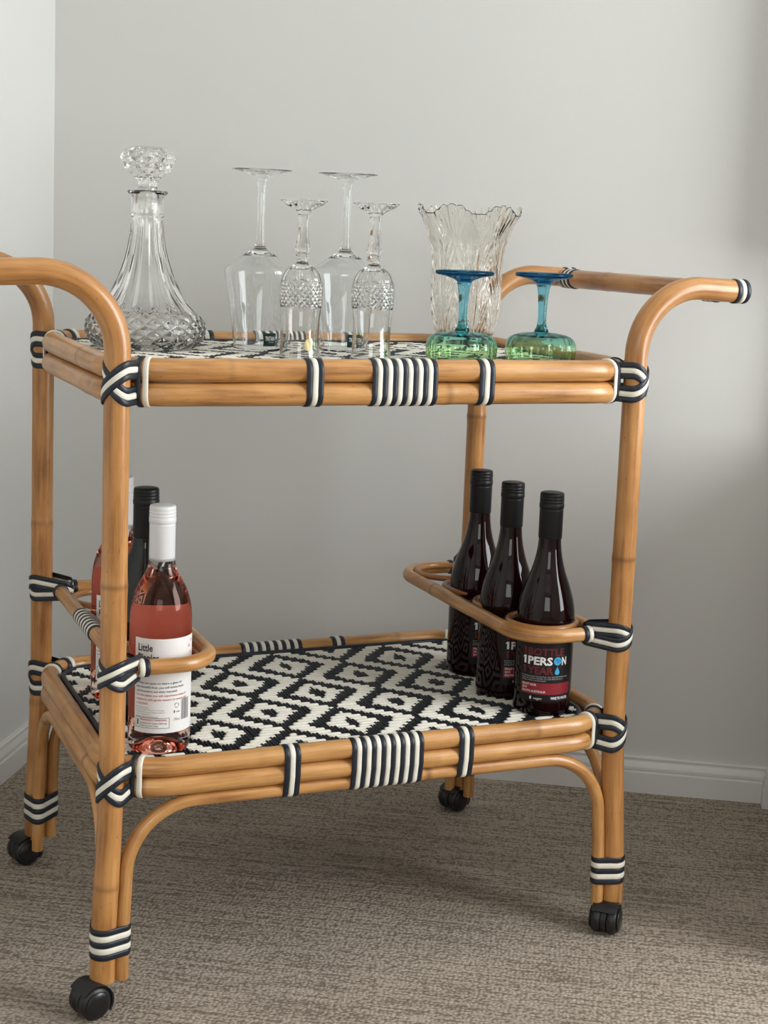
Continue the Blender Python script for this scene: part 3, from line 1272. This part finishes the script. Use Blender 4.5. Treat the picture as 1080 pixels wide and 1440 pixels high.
def red_bottle(xy, label, face, full=True):
    e = place('wine_bottle', xy, SL, label, 'wine bottle', None, face)
    rings = lathe(RED, 64)
    lathe_mesh(rings, 0, len(RED) - 1).build('bottle_body', M['dark_wine'], e)
    screw_cap(e, 0.234, 0.295, 0.0156, M['cap_black'])
    lab = arc_patch(RB + 0.0002, -53, 60, 0.021, 0.112).build('label', M['black_label'], e, 'black paper label with red, white and blue print')
    R = RB + 0.0005
    t = MB()
    wrap_one(t, R, -46, 0.0835, 0.0098, 0.0050); wrap_text(t, 'BOTTLE', R, -34.5, 0.0835, 0.0098, 0.0500, 0.03)
    wrap_one(t, R, -46, 0.0585, 0.0098, 0.0050); wrap_text(t, 'YEAR', R, -34.5, 0.0585, 0.0098, 0.0350, 0.03)
    t.build('lettering', M['ink_dim'], lab)
    t = MB()
    wrap_one(t, R, -46.5, 0.0710, 0.0105, 0.0054); wrap_text(t, 'PERS', R, -34.5, 0.0710, 0.0105, 0.0335, 0.035)
    wrap_text(t, 'N', R, 34.5, 0.0710, 0.0105, 0.0075, 0.035)
    wrap_text(t, 'LIFE', R, -34.5, 0.1005, 0.0090, 0.0200, 0.0)
    t.build('lettering', M['ink_white'], lab)
    t = MB()
    wrap_text(t, 'PINOT NOIR', R + .0002, -45, 0.0420, 0.0030, 0.0205, 0.012); wrap_text(t, '2019', R + .0002, -45, 0.0378, 0.0028, 0.0075, 0.012)
    wrap_text(t, 'SOUTH AUSTRALIA', R + .0002, -45, 0.0332, 0.0030, 0.0330, 0.012)
    t.build('lettering', M['ink_white'], lab)
    t = MB()
    wrap_text(t, 'WINE TO WATER', R, 14, 0.0243, 0.0036, 0.0265, 0.03)
    wrap_text(t, 'vegan', R, -20, 0.0240, 0.0032, 0.0110, 0.0)
    wrap_poly(t, [(-26 + 2.0 * math.cos(2 * PI * k / 12), 0.0258 + 0.0023 * math.sin(2 * PI * k / 12)) for k in range(12)], R)
    t.build('lettering', M['ink_white'], lab)
    t = MB()
    for z, s, w_ in ((0.0538, 'BY PURCHASING THIS BOTTLE, YOU ARE PROVIDING ONE', 0.0660), (0.0510, 'YEAR OF CLEAN WATER TO ONE PERSON IN A', 0.0580), (0.0482, 'DEVELOPING COMMUNITY', 0.0345)):
        wrap_text(t, s, R, -47, z, 0.0019, w_, 0.0)
    t.build('small_print', M['ink_lightgrey'], lab)
    t = MB(); wrap_rect(t, -48, 60, 0.0308, 0.0462, R - .0001, 10); t.build('red_band', M['band_red'], lab)
    t = MB()
    ca, cz, rr = 25.3, 0.0762, 0.0056
    wrap_poly(t, [(ca + math.degrees(rr * math.cos(2 * PI * k / 24) / R), cz + rr * math.sin(2 * PI * k / 24)) for k in range(24)], R)
    da, dz = 25.0, 0.0622
    drop = [(0, 0.0068), (0.0012, 0.004), (0.0028, 0.001), (0.0034, -0.0012), (0.0028, -0.0034), (0, -0.0046), (-0.0028, -0.0034), (-0.0034, -0.0012), (-0.0028, 0.001), (-0.0012, 0.004)]
    wrap_poly(t, [(da + math.degrees(a / R), dz + b) for a, b in drop[::-1]], R)
    t.build('globe_and_drop', M['ink_blue'], lab)
    t = MB()
    for pts in ([(-0.0028, 0.0022), (-0.0005, 0.0030), (0.0006, 0.0014), (-0.0012, 0.0002), (-0.0026, 0.0006)], [(-0.0004, -0.0004), (0.0014, -0.0010), (0.0010, -0.0032), (-0.0004, -0.0026)], [(0.0020, 0.0020), (0.0040, 0.0012), (0.0030, -0.0006), (0.0020, 0.0002)]):
        wrap_poly(t, [(ca + math.degrees(a / R), cz + b) for a, b in pts], R + 0.0002)
    t.build('globe_land', M['ink_deep'], lab)
    return e


XR = L - 0.075
red_bottle((0.598, 0.074), 'red wine bottle with its whole black label showing, beside the navy-bound cart post', 4)
red_bottle((0.584, 0.158), 'red wine bottle standing between two other red wine bottles', 47)
red_bottle((0.588, 0.262), 'red wine bottle next to the empty bottle ring', 45)

# --- rosé bottles and the dark bottle
RR = 0.0372
ROSE = [(0, 0.0150), (0.010, 0.0135), (0.020, 0.0075), (0.028, 0.0015), (0.033, 0.0), (0.0355, 0.0012), (0.0370, 0.0045), (RR, 0.010)] + \
       spline([(RR, 0.02), (RR, 0.10), (RR, 0.150), (0.0366, 0.166), (0.0346, 0.180), (0.0304, 0.194), (0.0244, 0.206), (0.0186, 0.216), (0.0160, 0.226), (0.0150, 0.240)], 5) + \
       [(0.0145, 0.282), (0, 0.282)]


def rose_bottle(xy, label, face):
    e = place('rose_wine_bottle', xy, SL, label, 'wine bottle', None, face)
    rings = lathe(ROSE, 72)
    lathe_mesh(rings, 0, len(ROSE) - 1).build('bottle_body', M['rose'], e)
    screw_cap(e, 0.2295, 0.2955, 0.0154, M['cap_white'])
    lab = arc_patch(RR + 0.0004, -66, 66, 0.0275, 0.1420).build('label', M['paper'], e, 'white paper label with black and red print')
    rear = arc_patch(RR + 0.0004, 118, 242, 0.0275, 0.1640).build('back_label', M['paper'], e, 'plain back of the label on the far side')
    R = RR + 0.0008
    t = MB()
    wrap_text(t, 'Little', R, -58, 0.1268, 0.0088, 0.0190, 0.016)
    wrap_text(t, 'Ripples.', R, -58, 0.1150, 0.0088, 0.0285, 0.016)
    t.build('lettering', M['ink'], lab)
    t = MB()
    for z, s, w_ in ((0.0872, 'When we open to share a glass of', 0.058), (0.0822, 'this beautiful fruit, you will notice fresh', 0.061), (0.0772, 'wild strawberry and white rose petal.', 0.052)):
        wrap_text(t, s, R, -61, z, 0.0026, w_, 0.008)
    t.build('lettering', M['ink'], lab)
    t = MB()
    for z, s, w_ in ((0.0722, 'On the palate you will experience notes of', 0.066), (0.0672, 'raspberry with gentle texture to sweet acid', 0.066), (0.0622, 'a crisp finish.', 0.0165)):
        wrap_text(t, s, R, -61, z, 0.0026, w_, 0.008)
    t.build('lettering', M['ink_red'], lab)
    t = MB()
    wrap_text(t, 'PREGNANCY WARNING', R, -52, 0.0425, 0.0024, 0.0330, 0.012)
    t.build('warning_lettering', M['ink_red'], lab)
    t = MB()
    for a, z, s_ in ((52, 0.134, 0.0045), (44, 0.128, 0.005), (50, 0.120, 0.004)):
        wrap_text(t, 'o', R, a, z, s_, None, 0.0)
    wrap_text(t, 'WINE', R, 34, 0.1085, 0.0046, 0.0160, 0.02)
    t.build('lettering', M['ink_red'], lab)
    t = MB()
    for z, s, w_ in ((0.0578, 'Produced by', 0.0170), (0.0550, 'the makers of this wine, grown in the region', 0.036), (0.0522, 'bottled with care and contains sulphites', 0.037), (0.0496, 'enjoy in moderation', 0.0190)):
        wrap_text(t, s, R, -61, z, 0.0015, w_, 0.0)
    wrap_text(t, 'WINE OF AUSTRALIA', R, -61, 0.0462, 0.0018, 0.0290, 0.0)
    wrap_text(t, '750mL', R, 11, 0.0420, 0.0032, 0.0090, 0.0)
    # recycling mark
    for k in range(3):
        a = PI / 2 + k * 2 * PI / 3
        b = a + 1.6
        pts = []
        for r_ in (0.0032, 0.0024):
            seq = [a + (b - a) * q / 5 for q in range(6)]
            if r_ < 0.003:
                seq = seq[::-1]
            pts += [(17 + math.degrees(r_ * math.cos(x) / R), 0.0605 + r_ * math.sin(x)) for x in seq]
        wrap_poly(t, pts, R)
    # bar code
    a = 27.0
    rnd = random.Random(3)
    while a < 46:
        w_ = rnd.choice((0.5, 0.8, 1.3))
        wrap_poly(t, [(a, 0.0415), (a + w_, 0.0415), (a + w_, 0.0670), (a, 0.0670)], R)
        a += w_ + rnd.choice((0.6, 0.9, 1.2))
    t.build('small_print', M['ink_grey'], lab)
    t = MB()
    wrap_text(t, 'alcohol can cause lifelong', R, -52, 0.0388, 0.0018, 0.0330, 0.006)
    wrap_text(t, 'harm to your baby', R, -52, 0.0356, 0.0018, 0.0230, 0.006)
    z0, z1, a0, a1 = 0.0335, 0.0462, -62, 3
    for q in ((a0, a1, z0, z0 + 0.0004), (a0, a1, z1 - 0.0004, z1), (a0, a0 + 0.6, z0, z1), (a1 - 0.6, a1, z0, z1)):
        wrap_rect(t, *q, R, 8)
    wrap_poly(t, [(-58.5, 0.0365), (-55.5, 0.0365), (-56, 0.0395), (-55, 0.0410), (-56.5, 0.0435), (-58, 0.0435), (-58, 0.0400)], R)
    wrap_text(t, 'vegan', R, 15, 0.0520, 0.0018, 0.0060, 0.006)
    wrap_poly(t, [(11, 0.0515), (13, 0.0515), (13, 0.0545), (11, 0.0545)], R)
    t.build('warning_box', M['ink'], lab)
    return e


rose_bottle((0.074, 0.074), 'rose wine bottle with white cap and upright label, beside the front of the cart', 16)
rose_bottle((0.074, 0.286), 'rose wine bottle half hidden behind a cart post, past the black-capped bottle', 13)

DARK = [(0, 0.012), (0.012, 0.0105), (0.026, 0.004), (0.032, 0.0), (0.0350, 0.0012), (0.0366, 0.005), (0.0370, 0.010)] + \
       spline([(0.0370, 0.02), (0.0370, 0.10), (0.0370, 0.150), (0.0362, 0.170), (0.0335, 0.186), (0.0285, 0.200), (0.0225, 0.212), (0.0176, 0.224), (0.0156, 0.236), (0.0150, 0.245)], 5) + \
       [(0.0145, 0.284), (0, 0.284)]
e = place('dark_wine_bottle', (0.080, 0.178), SL, 'dark green wine bottle with black cap between the two rose bottles', 'wine bottle', None, 0)
lathe_mesh(lathe(DARK, 64), 0, len(DARK) - 1).build('bottle_body', M['dark_glass'], e)
screw_cap(e, 0.236, 0.2985, 0.0157, M['cap_black'])


# ------------------------------------------------------------------ glassware on the upper tray
def drop_rz():
    return random.uniform(0, 2 * PI)


# --- tall wine glasses, upside down
def thin_profile(outer, t, z_in):
    """inner wall of a bowl that follows the outer one; outer runs from the rim (z = 0) towards the stem"""
    inner = []
    for r, z in outer:
        if z < z_in - 0.001 and r > t * 3:
            inner.append((r - t, z))
    inner = inner[1:]
    return [(0, z_in), (inner[-1][0] * 0.45, z_in - 0.0006)] + inner[::-1]


def tall_glass(xy, label, tag_face):
    e = place('wine_glass', xy, SU, label, 'wine glass', 'clear wine glasses turned upside down', tag_face)
    bowl = spline([(0.0322, 0.0004), (0.0345, 0.022), (0.0385, 0.050), (0.0430, 0.080), (0.0462, 0.0975), (0.0466, 0.1035), (0.0442, 0.1090), (0.0350, 0.1165), (0.0225, 0.1250), (0.0125, 0.1312)], 5)
    inner = thin_profile(bowl, 0.0011, 0.1268)
    stem = [(0.0088, 0.1342), (0.0070, 0.1375), (0.0064, 0.1410), (0.0056, 0.1500), (0.0050, 0.1700), (0.0049, 0.2000), (0.0053, 0.2150), (0.0062, 0.2210), (0.0080, 0.2260)]
    foot = [(0.0120, 0.2294), (0.0190, 0.2325), (0.0290, 0.2352), (0.0395, 0.2368), (0.0402, 0.2374), (0.0400, 0.2381), (0.0300, 0.2386), (0, 0.2386)]
    pr = inner + [(0.0316, 0.0001)] + bowl + stem + foot
    rings = lathe(pr, 64)
    a = len(inner) + 1 + len(bowl) - 1
    b = a + len(stem)
    lathe_mesh(rings, 0, a).build('bowl', M['clear'], e)
    lathe_mesh(rings, a, b).build('stem', M['clear'], e)
    lathe_mesh(rings, b, len(pr) - 1).build('foot', M['clear'], e)
    # square sticker on the bowl
    st = arc_patch(0.0338, -15, 15, 0.0060, 0.0235, 10)
    st.v = [(x * (0.0329 + 0.10 * z) / 0.0338, y * (0.0329 + 0.10 * z) / 0.0338, z) for x, y, z in st.v]
    so = st.build('sticker', M['green_tag'], e, 'dark green square sticker with white lettering')
    t = MB()
    wrap_text(t, 'TRITAN', 0.0328, -11.5, 0.0135, 0.0058, 0.0130, 0.02)
    t.v = [(x * (0.0333 + 0.10 * z) / 0.0328, y * (0.0333 + 0.10 * z) / 0.0328, z) for x, y, z in t.v]
    wrap_rect(t, -3, 11, 0.0110, 0.0114, 0.0345, 4)
    t.build('lettering', M['ink_white'], so)
    return e


tall_glass(at_z(362, 490.5, SU).xy, 'tall clear stemmed wine glass with square sticker, upside down next to the decanter', 28)
tall_glass(at_z(481, 492.0, SU).xy, 'tall clear stemmed wine glass with square sticker, upside down between the two cut-crystal glasses', 26)


# --- small cut-crystal glasses, upside down
def crystal_glass(xy, label, sticker):
    e = place('crystal_glass', xy, SU, label, 'crystal glass', 'cut-crystal stem glasses turned upside down', 10)
    bowl = spline([(0.0260, 0.0004), (0.0248, 0.012), (0.0240, 0.027), (0.0246, 0.047), (0.0262, 0.064), (0.0271, 0.075), (0.0270, 0.088), (0.0255, 0.1000), (0.0205, 0.1098), (0.0120, 0.1165), (0.0072, 0.1205)], 12)
    inner = thin_profile(bowl, 0.0018, 0.1130)
    stem = [(0.0062, 0.1225), (0.0066, 0.1245), (0.0088, 0.1262), (0.0093, 0.1282), (0.0086, 0.1304), (0.0062, 0.1322), (0.0060, 0.1334), (0.0088, 0.1352), (0.0094, 0.1378),
            (0.0088, 0.1410), (0.0076, 0.1480), (0.0064, 0.1570), (0.0058, 0.1640), (0.0064, 0.1720), (0.0074, 0.1775), (0.0066, 0.1800), (0.0084, 0.1822)]
    foot = [(0.0096, 0.1842), (0.0120, 0.1862), (0.0190, 0.1900), (0.0255, 0.1940), (0.0300, 0.1966), (0.0302, 0.1972), (0.0295, 0.1978), (0.0180, 0.1984), (0, 0.1984)]
    pr = inner + [(0.0251, 0.0001)] + bowl + stem + foot
    n_in, n_b, n_s = len(inner), len(bowl), len(stem)

    def mod(a, r, z, i):
        if i <= n_in:
            return r, z
        if i < n_in + 1 + n_b:                                   # cut band: rows of lens cuts, then long flutes to the shoulder
            if 0.064 < z < 0.0975:
                f = min(1, (z - 0.064) / 0.004, (0.0975 - z) / 0.004)
                u = a * 22 / (2 * PI)
                v = (z - 0.064) / 0.0085
                d1 = abs(((u + v) % 1) - 0.5)
                d2 = abs(((u - v) % 1) - 0.5)
                return r - 0.0021 * f * (1 - min(1.0, 2.6 * min(0.5 - d1, 0.5 - d2) + 0.0)) + 0.0006 * f, z
            if z >= 0.0975 and z < 0.119:
                f = min(1, (0.119 - z) / 0.008)
                return r * (1 - 0.05 * f * (0.5 + 0.5 * math.cos(a * 12))), z
            return r, z
        if i < n_in + 1 + n_b + n_s:                             # faceted stem
            k = 6
            w = PI / k
            b = (a % (2 * w)) - w
            fac = math.cos(w) / math.cos(b)
            return r * (0.35 + 0.65 * fac * 1.07), z
        if z < 0.1965 and r > 0.009:
            return r, z + 0.0009 * math.cos(a * 12) * min(1, (r - 0.009) / 0.01)
        return r, z
    seg = 176
    rings = lathe(pr, seg, mod)
    a = n_in + n_b
    b = a + n_s
    c0 = next(i for i in range(n_in + 1, a) if pr[i][1] > 0.0625)
    c1 = next(i for i in range(n_in + 1, a) if pr[i][1] > 0.0985)
    lathe_mesh(rings, 0, c0).build('bowl', M['crystal'], e)
    lathe_mesh(rings, c0, c1, False).build('cut_band', M['crystal'], e, 'band of small diamond cuts')
    lathe_mesh(rings, c1, a).build('bowl_shoulder', M['crystal'], e)
    lathe_mesh(rings, a, b, False).build('stem', M['crystal'], e)
    lathe_mesh(rings, b, len(pr) - 1, True).build('foot', M['crystal'], e)
    if sticker:
        mb = MB()
        wrap_poly(mb, [(14 + 10.5 * math.cos(2 * PI * k / 20), 0.0185 + 0.0075 * math.sin(2 * PI * k / 20)) for k in range(20)], 0.0251)
        mb.build('sticker', M['gold'], e, 'small gold oval sticker')
    return e


crystal_glass(at_z(421, 503.5, SU).xy, 'cut-crystal glass with a gold oval sticker, upside down beside the tall wine glasses', True)
crystal_glass(at_z(521, 505.0, SU).xy, 'cut-crystal glass without sticker, upside down, beside the cut-glass vase', False)


# --- blue-green coupes, upside down
def coupe(xy, label, rz):
    e = place('coupe_glass', xy, SU, label, 'coupe glass', 'blue-green coupes turned upside down')
    e.rotation_euler = (0, 0, rz)
    bowl = spline([(0.0450, 0.0004), (0.0466, 0.008), (0.0474, 0.017), (0.0464, 0.0245), (0.0420, 0.0312), (0.0330, 0.0356), (0.0210, 0.0378), (0.0115, 0.0388), (0.0094, 0.0402)], 6)
    inner = thin_profile(bowl, 0.0016, 0.0352)
    stem = [(0.0088, 0.0425), (0.0068, 0.0460), (0.0058, 0.0510), (0.0056, 0.0600), (0.0060, 0.0720), (0.0068, 0.0850), (0.0080, 0.0960), (0.0096, 0.1010), (0.0092, 0.1022), (0.0108, 0.1038)]
    foot = [(0.0150, 0.1062), (0.0210, 0.1084), (0.0300, 0.1104), (0.0365, 0.1118), (0.0378, 0.1130), (0.0381, 0.1150), (0.0374, 0.1166), (0.0300, 0.1172), (0, 0.1174)]
    pr = inner + [(0.0442, 0.0001)] + bowl + stem + foot
    n_in, n_b = len(inner), len(bowl)

    def mod(a, r, z, i):
        if i < n_in + n_b and r > 0.012:
            f = min(1, (r - 0.012) / 0.014)
            return r - 0.0030 * f * (1 - abs(math.sin(a * 6))), z
        return r, z
    rings = lathe(pr, 128, mod)
    a = n_in + n_b
    b = a + len(stem)
    lathe_mesh(rings, 0, a).build('bowl', M['coupe'], e, 'ribbed green bowl')
    lathe_mesh(rings, a, b).build('stem', M['coupe'], e, 'turquoise stem')
    lathe_mesh(rings, b, len(pr) - 1).build('foot', M['coupe'], e, 'deep blue foot')
    return e


coupe(at_z(648, 508.0, SU).xy, 'ribbed green coupe with blue stem, upside down in front of the cut-glass vase', 0.1)
coupe(at_z(759, 508.5, SU).xy, 'ribbed green coupe with blue stem, upside down in front of the handle bar', 0.4)

# --- decanter
dxy = at_z(204, 490.5, SU).xy
e = place('decanter', dxy, SU, 'cut-glass ship decanter with faceted stopper and fluted neck', 'decanter', None, 0)
neck = spline([(0.0560, 0.0006), (0.0650, 0.0040), (0.0735, 0.0120), (0.0772, 0.0220), (0.0778, 0.0290), (0.0755, 0.0380), (0.0690, 0.0455)], 9) + \
    spline([(0.0630, 0.0500), (0.0545, 0.0600), (0.0465, 0.0720), (0.0390, 0.0870), (0.0322, 0.1040), (0.0268, 0.1220), (0.0228, 0.1430), (0.0208, 0.1620), (0.0202, 0.1680)], 5) + \
    [(0.0204, 0.1690), (0.0218, 0.1700), (0.0220, 0.1712), (0.0208, 0.1725), (0.0206, 0.1740), (0.0206, 0.1935), (0.0216, 0.1960), (0.0245, 0.1985), (0.0258, 0.2005), (0.0258, 0.2018), (0.0245, 0.2028), (0.0165, 0.2030)]
inn = [(0.0130, 0.2022), (0.0140, 0.1800), (0.0158, 0.1500), (0.0195, 0.1240), (0.0262, 0.1000), (0.0345, 0.0830), (0.0440, 0.0670), (0.0560, 0.0510), (0.0655, 0.0420),
       (0.0705, 0.0330), (0.0705, 0.0220), (0.0640, 0.0120), (0.0480, 0.0080), (0, 0.0075)]
pr = [(0, 0.0025), (0.0480, 0.0018)] + neck + inn
n_out = 2 + len(neck)


def dec_mod(a, r, z, i):
    if i >= n_out or i < 2:
        return r, z
    if z < 0.047:
        f = max(0.0, min(1, (z - 0.001) / 0.006, (0.047 - z) / 0.003))
        u = a * 22 / (2 * PI)
        v = z / 0.0145
        p = (u + v) % 1
        q = (u - v) % 1
        hgt = min(p, 1 - p, q, 1 - q) * 2
        return r - 0.0034 * f * (1 - hgt) + 0.0010 * f, z
    if z < 0.168:
        f = min(1, (z - 0.047) / 0.012, (0.168 - z) / 0.01)
        return r * (1 - 0.05 * f * max(0.0, 1 - abs(((a * 16 / (2 * PI)) % 1.0) - 0.5) / 0.30)), z
    return r, z


rings = lathe(pr, 264, dec_mod)
lathe_mesh(rings, 0, len(pr) - 1, True).build('decanter_body', M['crystal'], e)
stp = [(0, 0.1790), (0.0108, 0.1792), (0.0116, 0.1850), (0.0124, 0.2028), (0.0122, 0.2050), (0.0118, 0.2080), (0.0122, 0.2115), (0.0142, 0.2160), (0.0190, 0.2205)] + \
    spline([(0.0240, 0.2240), (0.0305, 0.2310), (0.0338, 0.2390), (0.0345, 0.2450), (0.0322, 0.2510), (0.0255, 0.2555), (0.0150, 0.2578), (0.0060, 0.2584)], 6) + [(0, 0.2584)]


def stop_mod(a, r, z, i):
    if z > 0.2215:
        f = min(1, (z - 0.2215) / 0.005, max(0, (r - 0.004) / 0.008))
        u = a * 12 / (2 * PI)
        v = (z - 0.2215) / 0.0155
        p = (u + v) % 1
        q = (u - v) % 1
        hgt = min(p, 1 - p, q, 1 - q) * 2
        return r - 0.0034 * f * (1 - hgt) + 0.001 * f, z
    if z > 0.2055:
        return r * (1 - 0.10 * (1 - abs(math.cos(a * 4)))), z
    return r, z


rings = lathe(stp, 168, stop_mod)
lathe_mesh(rings, 0, len(stp) - 1, False).build('stopper', M['crystal'], e, 'diamond-cut mushroom stopper')

# --- cut-glass vase
vxy = at_z(652, 484.5, SU).xy
e = place('cut_glass_vase', vxy, SU, 'tall cut-glass vase with scalloped flaring rim and feather cuts', 'vase', None, 0)
vo = spline([(0.0365, 0.0), (0.0385, 0.004), (0.0420, 0.0135), (0.0490, 0.0400), (0.0520, 0.0620), (0.0525, 0.0880), (0.0520, 0.1180), (0.0560, 0.1450), (0.0635, 0.1680), (0.0725, 0.1900), (0.0775, 0.2020)], 18)
vi = [(r - 0.0062 + 0.003 * (z / 0.2) ** 2, z) for r, z in vo if z > 0.014][::-3]
pr = [(0, 0.002)] + vo + vi + [(vi[-1][0] * 0.6, 0.0135), (0, 0.0125)]
n_vo = 1 + len(vo)


def vase_mod(a, r, z, i):
    ph = math.radians(80)
    s = ((a + ph) / (PI / 3)) % 1.0 - 0.5            # position within one of six panels, 0 = fan centre
    # scalloped rim: fans of five small lobes with plain dips between
    fan = max(0.0, 1 - (abs(s) / 0.36) ** 2.6)
    lob = abs(math.cos(s / 0.36 * 2.5 * PI / 1.0 * 0.5 * 1.6))
    rise = (fan * 0.0120 + (0.0032 * (lob - 0.5) if abs(s) < 0.36 else 0)) - 0.0085
    top = max(0.0, (z - 0.165) / 0.037)
    zz = z + rise * top * top
    if i >= n_vo or i < 2:
        return r, zz
    d = 0.0
    if z > 0.150:                                      # fans
        f = min(1, (z - 0.150) / 0.012)
        ang = s / max(0.06, 0.36 * (z - 0.135) / 0.067)
        d -= 0.0026 * f * (max(0.0, 1 - abs(((ang * 2.5) % 1.0) - 0.5) / 0.30) if abs(ang) < 1 else 0.0)
    if 0.012 < z < 0.160:
        f = min(1, (z - 0.012) / 0.01, (0.160 - z) / 0.012)
        if abs(s) < 0.27:                              # feather panel: chevrons either side of a rib
            v = (z - 0.042 * (1 - abs(s) / 0.27)) / 0.0210
            p = v % 1
            d -= 0.0030 * f * max(0.0, 1 - abs(p - 0.5) / 0.26)
            if abs(s) < 0.02:
                d += 0.0012 * f
        else:                                          # fluted panel
            q = ((abs(s) - 0.27) / 0.23) * 1.5 + z * 5
            d -= 0.0030 * f * max(0.0, 1 - abs((q % 1.0) - 0.5) / 0.34)
    return r + d, zz


rings = lathe(pr, 480, vase_mod)
lathe_mesh(rings, 0, len(pr) - 1, True).build('vase_body', M['vase'], e)

for o in bpy.data.objects:
    if o.type == 'LIGHT':
        o['kind'] = 'helper'
